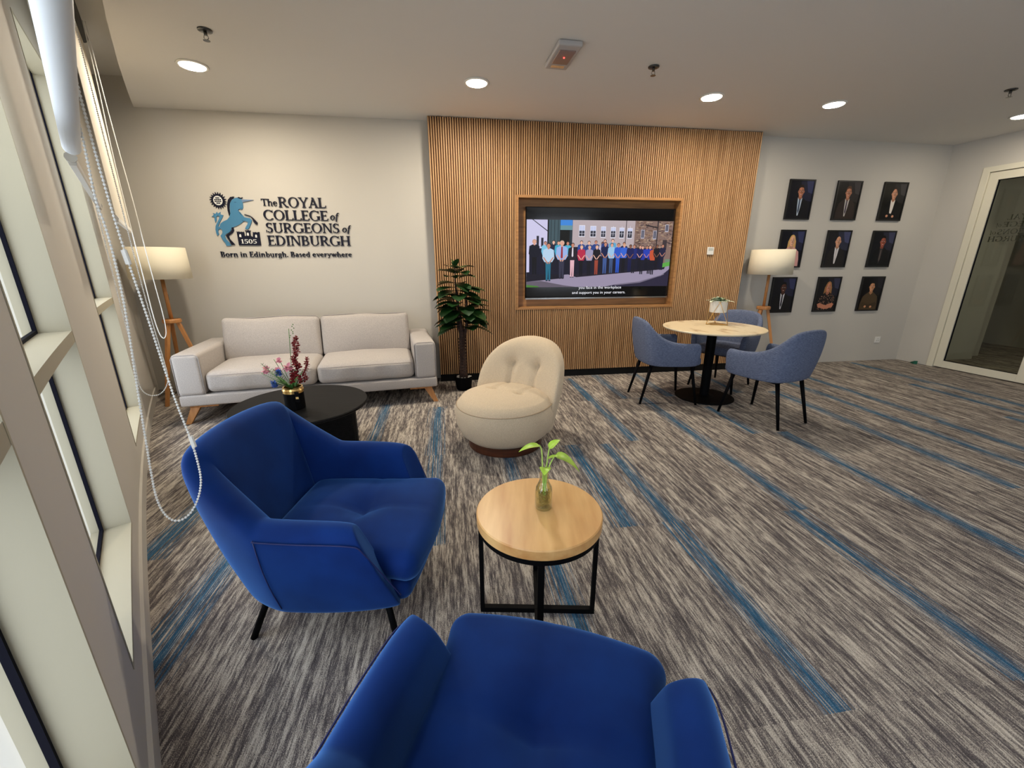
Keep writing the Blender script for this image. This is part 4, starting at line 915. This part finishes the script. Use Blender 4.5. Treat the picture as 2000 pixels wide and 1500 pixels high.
# ------------------------------------------------------------------ fiddle leaf fig
fg = thing('fiddle_leaf_fig', 'tall artificial fiddle leaf fig in a black pot between sofa and oak wall', 'plant', (.125, 4.47, 0))
b = MB(); b.lathe([(.001,0),(.075,0),(.085,.02),(.100,.135),(.104,.14),(.104,.155),(.096,.155),(.094,.135),(.001,.135)], seg=32); b.build('pot', m_black, fg, smooth=False)
b = MB()
for k in range(70):
    a = rr.random()*2*pi; r_ = .085*math.sqrt(rr.random()); b.ball((r_*math.cos(a), r_*math.sin(a), .138), .010+rr.random()*.006, 6, 4, sz=.7)
b.build('pebbles', m_pebble, fg, smooth=True)
b = MB(); tw = []
trunk = [(.005,-.01,.12),(-.004,0,.20),(.0,0,.35),(-.005,0,.48),(.0,0,.60),(-.012,0,.75),(-.03,0,.95),(-.05,0,1.15),(-.05,0,1.32)]
b.tube(trunk, [.055,.040,.034,.032,.034,.020,.014,.010,.006], 10); b.tube([(.0,0,.56),(.035,.0,.64),(.06,0,.76),(.06,0,.95),(.05,0,1.1)], [.022,.018,.013,.009,.006], 8)
b.tube([(-.01,0,.60),(-.04,.0,.72),(-.05,0,.85),(-.08,0,1.0)], [.016,.012,.009,.006], 8)
for k in range(40):
    z = .13+.46*k/40; a = k*2.1; b.tube([(.036*math.cos(a), .036*math.sin(a)-.005, z), (.040*math.cos(a+.5), .040*math.sin(a+.5)-.005, z+.02)], .008, 5)
b.build('trunk', m_trunk, fg, smooth=True)
lf = MB()
k = 0
for z in [.70,.73,.77,.81,.85,.88,.92,.96,1.0,1.04,1.08,1.12,1.16,1.21,1.26,1.31]:
    n_ = 5 if z < 1.12 else 4
    for j in range(n_):
        a = k*2.4+j*2*pi/n_+rr.uniform(-.3,.3); k += 1
        sp_ = .06 if z < 1.1 else .03
        base = (-.04*(z-.7)/.6+.02*math.cos(a)+(.05 if (math.cos(a) > 0 and z < 1.0) else 0), .02*math.sin(a), z)
        up_ = .05+rr.uniform(-.1,.25)+(.35 if z > 1.2 else 0)
        leaf(lf, base, (math.cos(a), math.sin(a)*.8, up_), (.235+rr.random()*.05 if z < 1.15 else .18+.03*rr.random())*(.78 if math.sin(a) > .5 else 1), .165, droop=.15+rr.random()*.35, fold=.20, ob=True, n=9, heart=False)
leaf(lf, (-.05,0,1.33), (.3,-.3,.9), .13, .08, droop=.3); leaf(lf, (-.05,0,1.33), (-.3,.1,.9), .12, .07, droop=.3); leaf(lf, (-.05,0,1.33), (.1,.3,1), .13, .08, droop=.5)
lo = lf.build('foliage', m_leafd, fg, smooth=True)

# ------------------------------------------------------------------ blue velvet armchairs
def shell_loft(stations, n_in, thick_fn, nz=5):
    """stations: (bottom f, bottom l, z0, top f, top l, ztop, thickness) for the outer face; inner face is offset towards the seat"""
    rings = []; m = len(stations)
    for i, s in enumerate(stations):
        a, c = stations[max(0, i-1)], stations[min(m-1, i+1)]
        t = Vector((c[3]-a[3]+c[0]-a[0], c[4]-a[4]+c[1]-a[1], 0)).normalized()
        nrm = Vector((t.y, -t.x, 0))*n_in   # towards the seat
        B_, T_, th = Vector((s[0], s[1], s[2])), Vector((s[3], s[4], s[5])), s[6]
        ring = []
        for q in (0, .08, .35, .65, .88): ring.append(B_.lerp(T_, q)-nrm*(.018*math.sin(pi*q)))
        r_ = th/2
        up_ = (T_-B_).normalized()
        for a_ in (150, 115, 90, 65, 30): ring.append(T_-up_*r_*.9+nrm*(r_+r_*math.cos(R(a_)))+up_*(r_*math.sin(R(a_))))
        for q in (.88, .65, .35, .08, 0): ring.append(B_.lerp(T_, q)+nrm*th)
        rings.append(ring)
    return rings
def armchair(loc, rz, label):
    r = thing('armchair', label, 'armchair', loc, rz, 'blue velvet armchairs')
    half = [( .318,.296,.206, .203,.352,.538,.088),( .312,.300,.205, .198,.353,.541,.090),( .27,.315,.20, .15,.362,.553,.098),( .10,.335,.195, .02,.366,.556,.10),(-.06,.335,.195,-.105,.362,.558,.10),
            (-.085,.333,.195,-.130,.360,.560,.10),(-.11,.331,.196,-.155,.357,.574,.10),(-.19,.305,.20,-.265,.330,.665,.10),(-.235,.275,.205,-.360,.312,.745,.10),(-.26,.235,.21,-.402,.278,.785,.10),(-.285,.13,.21,-.422,.150,.800,.10)]
    st_ = half+[(-.295,0,.21,-.432,0,.804,.10)]+[(a, -b_, c, d_, -e, f, g) for a, b_, c, d_, e, f, g in reversed(half)]
    m = MB(); m.loft(shell_loft(st_, -1, None)); m.build('shell', m_velvet, r, smooth=True, sub=2)
    for sgn in (1, -1):
        m = MB(); pts = [(s[3]+.002, sgn*(s[4]+.006), s[5]-.040) for s in half[:6]]
        m.tube(smoothp([(half[0][0]-.002, sgn*(half[0][1]+.006), .262)]+[(half[0][3]+.014, sgn*(half[0][4]+.004), half[0][5]-.05)]+pts), .0022, 6)
        m.build('piping', m_pipe, r, smooth=True)
        m = MB(); B_, T_ = half[5][:3], half[5][3:6]; pts = []
        for i in range(9):
            q = .90-.80*i/8; pts.append((B_[0]+(T_[0]-B_[0])*q, sgn*(B_[1]+(T_[1]-B_[1])*q+.018*math.sin(pi*q)+.0005), B_[2]+(T_[2]-B_[2])*q))
        m.tube(pts, .0018, 6); m.build('seam', m_pipe, r, smooth=True)
    m = MB()
    def f1(v):
        v = Vector(v); fx = v.x/.31; ly = v.y/.27
        if v.z > 0:
            v.z += .030*max(0, (1-abs(fx)**2.5)*(1-abs(ly)**2.5))
            dd = math.hypot((v.x-.02)/.10, v.y/.10); v.z -= .040*math.exp(-dd*dd*1.6)
            v.z -= .012*math.exp(-((v.x-.02)/.015)**2)*math.exp(-(v.y/.2)**2)+.008*math.exp(-(v.y/.015)**2)*math.exp(-((v.x-.02)/.2)**2)
        if v.x > 0: v.y *= 1+.14*(v.x/.31)**2*(1 if v.x > .15 else .6)
        if v.x > .2: v.x += .035*(1-(v.y/.31)**2)
        return v
    m.rbox((.065, 0, .345), (.60, .54, .12), .052, 22, 5, fn=f1); m.build('seat_cushion', m_velvet, r, smooth=True)
    m = MB()
    def f2(v):
        v = Vector(v)
        if v.x > .1: v.x += .03*(1-(v.y/.31)**2)
        return v
    m.rbox((.055, 0, .245), (.55, .56, .085), .035, 8, 4, fn=f2); m.build('seat_base', m_velvet, r, smooth=True)
    for x, y in ((.255,.245),(.255,-.245),(-.235,.235),(-.235,-.235)):
        l = MB(); ex = .275 if x > 0 else -.285; l.tube([(x*.86, y*.86, .215), (ex, y*1.08, 0)], .0125, 10); l.build('leg', m_black, r, smooth=True)
    for y in (-.2, .2):
        l = MB(); l.box((-.2,y-.01,.196), (.22,y+.01,.204)); l.build('underframe_rail', m_black, r)
    return r
AC = armchair((-.470, 1.565, 0), R(-10), 'blue velvet armchair facing right, standing beside the hanging bead chain')
copy_tree(AC, (.108, .540, 0), R(67), 'blue velvet armchair nearest the camera, cut off by the bottom edge of the photo')

# ------------------------------------------------------------------ boucle chair
bc = thing('swivel_chair', 'cream boucle swivel chair with a rounded tufted back on a walnut base', 'chair', (.395, 2.99, 0), R(228))
b = MB(); b.lathe([(.001,.0),(.285,.0),(.288,.004),(.288,.066),(.001,.066)], seg=48); b.build('base', m_walnut, bc)
def seat_ring(t):   # t 0 bottom .. 1 top
    return None
prof = [(.001,.062),(.22,.064),(.295,.075),(.345,.12),(.378,.20),(.388,.28),(.372,.345),(.335,.392),(.27,.418),(.18,.432),(.08,.436),(.001,.437)]
pf = prof[:8]
for (ra, za), (rb, zb_) in zip(prof[7:], prof[8:]):
    for i in range(1, 6): pf.append((ra+(rb-ra)*i/5, za+(zb_-za)*i/5))
rings = []
for r_, z in pf:
    ring = []
    for k in range(120):
        a = 2*pi*k/120; x, y = r_*math.cos(a)*1.02, r_*math.sin(a)*.98; zz = z
        if z > .40:
            for by in (-.12, .12): zz -= .030*math.exp(-(((x+.02)/.035)**2+((y-by)/.045)**2))+.012*math.exp(-((y-by)/.014)**2)*(1 if x < -.02 else math.exp(-((x+.02)/.03)**2))
        ring.append(Vector((x, y, zz)))
    rings.append(ring)
b = MB(); b.loft(rings); sc = b.build('seat', m_boucle, bc, smooth=True)
b = MB(); b.tube([(.374*1.02*math.cos(R(a)), .374*.98*math.sin(R(a)), .352-.012*math.cos(R(a))) for a in range(-150, 151, 6)], .0035, 6); b.build('seam', m_boucled, sc, smooth=True)
rings = []
prs = [(.13+.02*i, .345+.031*min(1, i/12)) for i in range(16)]
for i in range(1, 31):
    ph = pi/2*i/30*.985; prs.append((.44+.345*math.sin(ph)**(2/2.3), .376*math.cos(ph)**(2/2.3)))
NZ = len(prs)-1
for i, (z, hw) in enumerate(prs):
    t = (z-.13)/.655
    th = .115*(1-.15*t) if t < .86 else .115*(1-.15*t)*math.sqrt(max(.05, 1-((t-.86)/.14)**2*.9))
    back = -.265-.165*t+ (0)
    ring = []; n = 150
    for k in range(n):
        a = 2*pi*k/n; c, s = math.cos(a), math.sin(a)
        ex = .62
        y = hw*math.copysign(abs(s)**ex, s); x = th*math.copysign(abs(c)**ex, c)
        x += back + .20*(abs(y)/.375)**2.2*(1-.5*t)
        if c > 0:
            for by in (-.115, .115):
                x -= .046*math.exp(-(((z-.585)/.04)**2+((y-by)/.04)**2)) + .034*math.exp(-((y-by)/.016)**2)*(1 if z < .585 else 0)*min(1, max(0, (.60-z)/.03))
        ring.append(Vector((x, y, z)))
    rings.append(ring)
b = MB(); b.loft(rings); b.build('backrest', m_boucle, bc, smooth=True)

# ------------------------------------------------------------------ side table with a glass bottle
sd = thing('side_table', 'small round wooden side table on a black crossed frame, beside both blue armchairs', 'table', (.303, 1.325, 0), R(-10))
b = MB(); b.lathe([(.001,.441),(.234,.441),(.237,.444),(.237,.477),(.233,.481),(.001,.481)], seg=72); b.build('table_top', m_table, sd)
b = MB(); b.lathe([(.208,.419),(.231,.419),(.231,.440),(.208,.440),(.208,.419)], seg=72); b.build('ring', m_black, sd)
for k in range(4):
    l = MB(); M_ = Matrix.Rotation(pi/2*k, 4, 'Z'); l.box((.216,-.011,0), (.232,.011,.419), M_); l.box((.012,-.011,0), (.216,.011,.022), M_); l.build('leg', m_black, sd, bevel=.001)
l = MB(); l.box((-.012,-.0112,.0005), (.012,.0112,.0222)); l.build('cross_joint', m_black, sd)
bt = thing('glass_bottle', 'glass bottle with water and a pothos cutting on the wooden side table', 'bottle', (.322, 1.335, .482))
m_bglass = glass('bottle_glass', (.95, .975, .93), refl=.7, rough=.03, pw_=2.2)
b = MB(); b.lathe([(.001,.004),(.026,.003),(.030,.0),(.033,.006),(.033,.070),(.030,.088),(.020,.108),(.017,.118),(.017,.150),(.020,.152),(.020,.160),(.0165,.161),(.0155,.150),(.0155,.118),(.0185,.107),(.028,.087),(.031,.070),(.031,.010),(.026,.007),(.001,.008)], seg=32); b.build('bottle', m_bglass, bt, smooth=True)
m_water = glass('plant_water', (.95, .94, .80), rough=.0)
b = MB(); b.lathe([(.001,.009),(.029,.011),(.0305,.02),(.0305,.070),(.0275,.086),(.020,.100),(.001,.100)], seg=28); b.build('water', m_water, bt, smooth=True)
m_root = mat('pale_roots', rgb(150, 124, 60), .6)
b = MB()
for k in range(26):
    P = []; a = rr.random()*6; r_ = .012+rr.random()*.013; z = .018+rr.random()*.06
    for j in range(12): P.append((r_*math.cos(a+j*.5), r_*math.sin(a+j*.5), z+.008*math.sin(j*1.1+k)))
    b.tube(P, .0011, 5)
b.build('roots', m_root, bt, smooth=True)
b = MB()
stems = [([(0,0,.03),(-.004,0,.12),(-.008,0,.19),(-.012,-.003,.245),(-.022,-.005,.262)], 0),([(.003,0,.03),(.006,0,.14),(.012,.004,.20),(.018,.006,.24)], 1),([(.004,.0,.03),(.008,-.004,.14),(.020,-.01,.19),(.034,-.012,.217)], 2),([(0,0,.05),(.0,.0,.15),(.004,-.01,.178)], 3)]
for P, _ in stems: b.tube(smoothp(P), .0026, 6)
b.build('stems', mat('pothos_stem', rgb(168, 196, 96), .5), bt, smooth=True)
for base, d, L_, W_, dr in (((-.018,-.005,.258),(-1,-.1,.30),.085,.040,.45),((.018,.006,.238),(.45,.1,.55),.070,.042,.35),((.034,-.012,.217),(.75,-.25,.12),.095,.062,.75),((.010,.0,.20),(.5,-.3,.5),.055,.032,.3),((.002,-.01,.172),(-.2,-.6,.25),.050,.042,.5)):
    b = MB(); leaf(b, base, d, L_, W_, droop=dr, fold=.2, n=8, heart=True); b.build('leaf', m_leafl, bt, smooth=True)

# ------------------------------------------------------------------ cafe table and chairs
TC = (2.635, 3.800)
cf = thing('cafe_table', 'round marble topped cafe table on a black pedestal by the oak wall', 'table', (*TC, 0))
b = MB(); b.lathe([(.001,.724),(.470,.724),(.480,.730),(.482,.738),(.478,.744),(.001,.744)], seg=72); b.build('table_top', m_marble, cf)
b = MB(); b.lathe([(.001,.712),(.22,.712),(.22,.7235),(.001,.7235)], seg=40); b.build('top_plate', m_black, cf)
b = MB(); b.lathe([(.046,.015),(.046,.712),(.001,.712),(.001,.015)], seg=28); b.build('pedestal', m_black, cf)
b = MB(); b.lathe([(.001,0),(.285,0),(.290,.004),(.288,.012),(.10,.018),(.052,.026),(.001,.026)], seg=56); b.build('base', m_black, cf)
def cafe_chair(loc, rz, label):
    r = thing('dining_chair', label, 'chair', loc, rz, 'grey blue tweed chairs around the cafe table')
    half = [( .235,.262,.405, .235,.292,.622,.050),( .20,.275,.400, .20,.304,.630,.052),( .08,.275,.395, .08,.300,.622,.052),(-.05,.268,.395,-.07,.290,.640,.052),(-.14,.258,.395,-.18,.278,.700,.052),(-.20,.238,.397,-.255,.255,.775,.055),(-.245,.190,.40,-.305,.212,.822,.058),(-.265,.10,.40,-.328,.12,.842,.06)]
    st_ = half+[(-.270,0,.40,-.335,0,.846,.06)]+[(a, -b_, c, d_, -e, f, g) for a, b_, c, d_, e, f, g in reversed(half)]
    m = MB(); m.loft(shell_loft(st_, -1, None)); m.build('shell', m_greyfab, r, smooth=True, sub=2)
    def f1(v):
        v = Vector(v); k = max(0, (1-abs(v.x/.25)**2)*(1-abs(v.y/.24)**2))
        if v.z > 0: v.z += .022*k
        return v
    m = MB(); m.rbox((.03, 0, .440), (.50, .47, .085), .035, 8, 4, fn=f1); m.build('seat', m_greyfab, r, smooth=True)
    m = MB(); m.box((-.2,-.2,.385), (.22,.2,.40)); m.build('underframe', m_black, r)
    for x, y, X_, Y_ in ((.20,.185,.262,.245),(.20,-.185,.262,-.245),(-.19,.165,-.285,.195),(-.19,-.165,-.285,-.195)):
        l = MB(); l.tube([(x, y, .40), (X_, Y_, 0)], [.018, .0115], 12); l.build('leg', m_black, r, smooth=True)
    return r
CH = cafe_chair((2.165, 3.84, 0), R(-7), 'grey blue tweed armchair on the left side of the cafe table, nearest the television')
copy_tree(CH, (2.815, 3.185, 0), R(107), 'grey blue tweed armchair in front of the cafe table, its back towards the right')
copy_tree(CH, (3.065, 4.155, 0), R(210), 'grey blue tweed armchair behind the cafe table, next to the floor lamp')
pt = thing('potted_plant', 'white pot of variegated leaves in a gold wire stand on the cafe table', 'plant', (2.77, 3.955, .745), R(62))
b = MB(); b.lathe([(.001,.125),(.078,.125),(.082,.130),(.086,.245),(.080,.245),(.076,.232),(.001,.232)], seg=36); b.build('pot', m_white, pt, smooth=False)
b = MB(); base = [(.118*math.cos(2*pi*k/3), .118*math.sin(2*pi*k/3), .003) for k in range(3)]
rim = [(.092*math.cos(2*pi*k/6), .092*math.sin(2*pi*k/6), .235) for k in range(6)]; mid = [(.10*math.cos(2*pi*(k+.5)/3), .10*math.sin(2*pi*(k+.5)/3), .122) for k in range(3)]
E_ = []
for k in range(3):
    E_ += [(base[k], base[(k+1) % 3]), (base[k], (0,0,.003)), (base[k], rim[(2*k+1) % 6]), (base[k], rim[(2*k-1) % 6])]
for k in range(6): E_.append((rim[k], rim[(k+1) % 6]))
for p, q in E_: b.tube([p, q], .0026, 6)
b.build('wire_stand', m_gold, pt)
b = MB()
for k in range(46):
    a = rr.random()*2*pi; e = rr.random(); leaf(b, (.06*e*math.cos(a), .06*e*math.sin(a), .232), (math.cos(a)*(.4+e), math.sin(a)*(.4+e), 1.1-e*.5), .075+rr.random()*.035, .040, droop=.4, n=4)
b.build('foliage', m_vari, pt, smooth=True)

# ------------------------------------------------------------------ wall fittings
th = thing('thermostat', 'small white wall controller on the oak slats right of the television', 'controller', (3.148, SY, 1.455))
b = MB(); b.box((-.042,-.014,0), (.042,-.0005,.088)); b.build('body', m_white, th, bevel=.004)
b = MB(); b.box((-.030,-.0148,.045), (.030,-.014,.078)); b.build('display', mat('pale_display', rgb(190, 192, 186), .3), th)
def socket(loc, label):
    r = thing('wall_socket', label, 'socket', loc, 0, 'white wall sockets')
    b = MB(); b.box((-.043,-.011,0), (.043,-.0005,.086)); b.build('plate', m_white, r, bevel=.003)
    for x, z in ((0,.056),(-.012,.030),(.012,.030)):
        b = MB(); b.box((x-.003,-.0116,z-.005), (x+.003,-.011,z+.005)); b.build('pin_hole', m_black, r)
    b = MB(); b.box((.022,-.0135,.055), (.034,-.011,.075)); b.build('rocker', m_white, r)
    return r
s1 = socket((6.038, D, .258), 'white wall socket low on the wall under the portraits')
copy_tree(s1, (3.082, SY, .418), 0, 'white wall socket on the oak slats behind the cafe table')
ds = thing('door_stop', 'small green wedge on the carpet by the right wall near the glass door', 'door stop', (6.405, 4.70, 0), R(60))
b = MB(); b.prism([(-.05,0),(.05,0),(.05,.012),(.0,.03),(-.05,.05)], -.02, .02); b.build('wedge', mat('green_rubber', rgb(16, 92, 70), .6), ds, bevel=.004)

# ------------------------------------------------------------------ ceiling fittings
m_led = emis('led_panel', (1.0, .93, .80), 14)
def downlight(loc, label):
    r = thing('downlight', label, 'ceiling light', loc, 0, 'round recessed ceiling lights')
    b = MB(); b.lathe([(.086,-.001),(.102,-.001),(.104,-.004),(.100,-.008),(.088,-.010),(.086,-.001)], seg=40); b.build('trim_ring', m_white, r, smooth=True)
    b = MB(); b.lathe([(.001,-.006),(.086,-.006),(.086,-.003),(.001,-.003)], seg=40); b.build('diffuser', m_led, r)
    l = bpy.data.lights.new('downlight_lamp', 'AREA'); l.shape = 'DISK'; l.size = .16; l.energy = LAMP_W; l.color = LAMP_COL
    o = bpy.data.objects.new('lamp', l); COL.objects.link(o); o.parent = r; o.location = (0,0,-.012); o.visible_camera = True
    return r
names = ['leftmost round ceiling light, above the sofa', 'round ceiling light above the fig at the left end of the oak wall', 'round ceiling light above the cafe table near the right end of the oak wall', 'round ceiling light in front of the portraits', 'round ceiling light at the far right by the glass door']
DLX = (-1.818, .304, 2.405, 3.652, 5.846)
dl0 = downlight((DLX[0], 3.94, HC), names[0])
def dim(r, k):
    for ch in r.children:
        if ch.type == 'LIGHT': ch.data = ch.data.copy(); ch.data.energy = LAMP_W*k
for x, nm, k in zip(DLX[1:], names[1:], (1.15, .9, .38, .30)): dim(copy_tree(dl0, (x, 3.94, HC), 0, nm), k)
def sprinkler(loc, label):
    r = thing('sprinkler', label, 'sprinkler', loc, 0, 'ceiling sprinklers')
    b = MB(); b.lathe([(.001,-.001),(.042,-.001),(.040,-.008),(.022,-.014),(.001,-.014)], seg=24); b.build('escutcheon', m_chromed, r, smooth=True)
    b = MB(); b.lathe([(.001,-.014),(.010,-.014),(.010,-.030),(.001,-.030)], seg=12)
    b.tube([(-.010,0,-.030),(-.014,0,-.045),(0,0,-.058)], .002, 5); b.tube([(.010,0,-.030),(.014,0,-.045),(0,0,-.058)], .002, 5); b.build('head', m_chromed, r)
    b = MB(); b.lathe([(.001,-.058),(.020,-.058),(.020,-.060),(.001,-.060)], seg=16); b.build('deflector', m_chromed, r)
    return r
s0 = sprinkler((-1.454, 3.393, HC), 'chrome ceiling sprinkler at the left above the leftmost light')
copy_tree(s0, (1.610, 3.461, HC), 0, 'chrome ceiling sprinkler right of the emergency light')
copy_tree(s0, (4.864, 3.422, HC), 0, 'chrome ceiling sprinkler at the far right of the ceiling')
em = thing('emergency_light', 'white rectangular emergency light with a red indicator on the ceiling', 'emergency light', (.872, 3.35, HC), R(2))
b = MB(); b.rbox((0,0,-.018), (.17,.37,.035), .012, 2, 3); b.build('housing', mat('grey_plastic', rgb(176, 172, 170), .4), em, smooth=True)
b = MB(); b.rbox((0,-.02,-.037), (.115,.20,.010), .004, 2, 2); b.build('lens', mat('brown_grey_lens', rgb(140, 112, 102), .3), em, smooth=True)
b = MB(); b.ball((0,-.03,-.043), .006, 8, 5); b.build('indicator', emis('red_led', (1,.05,.04), 6), em, label='red indicator')
b = MB(); b.box((-.05,.11,-.0365), (.05,.15,-.0355)); b.build('silver_label', m_chrome, em)
# added lamp, out of view, to brighten the corridor behind the glass door
dim(copy_tree(dl0, (8.2, 3.0, 2.8), 0, 'added unseen fill light in the corridor behind the glass door'), .25)
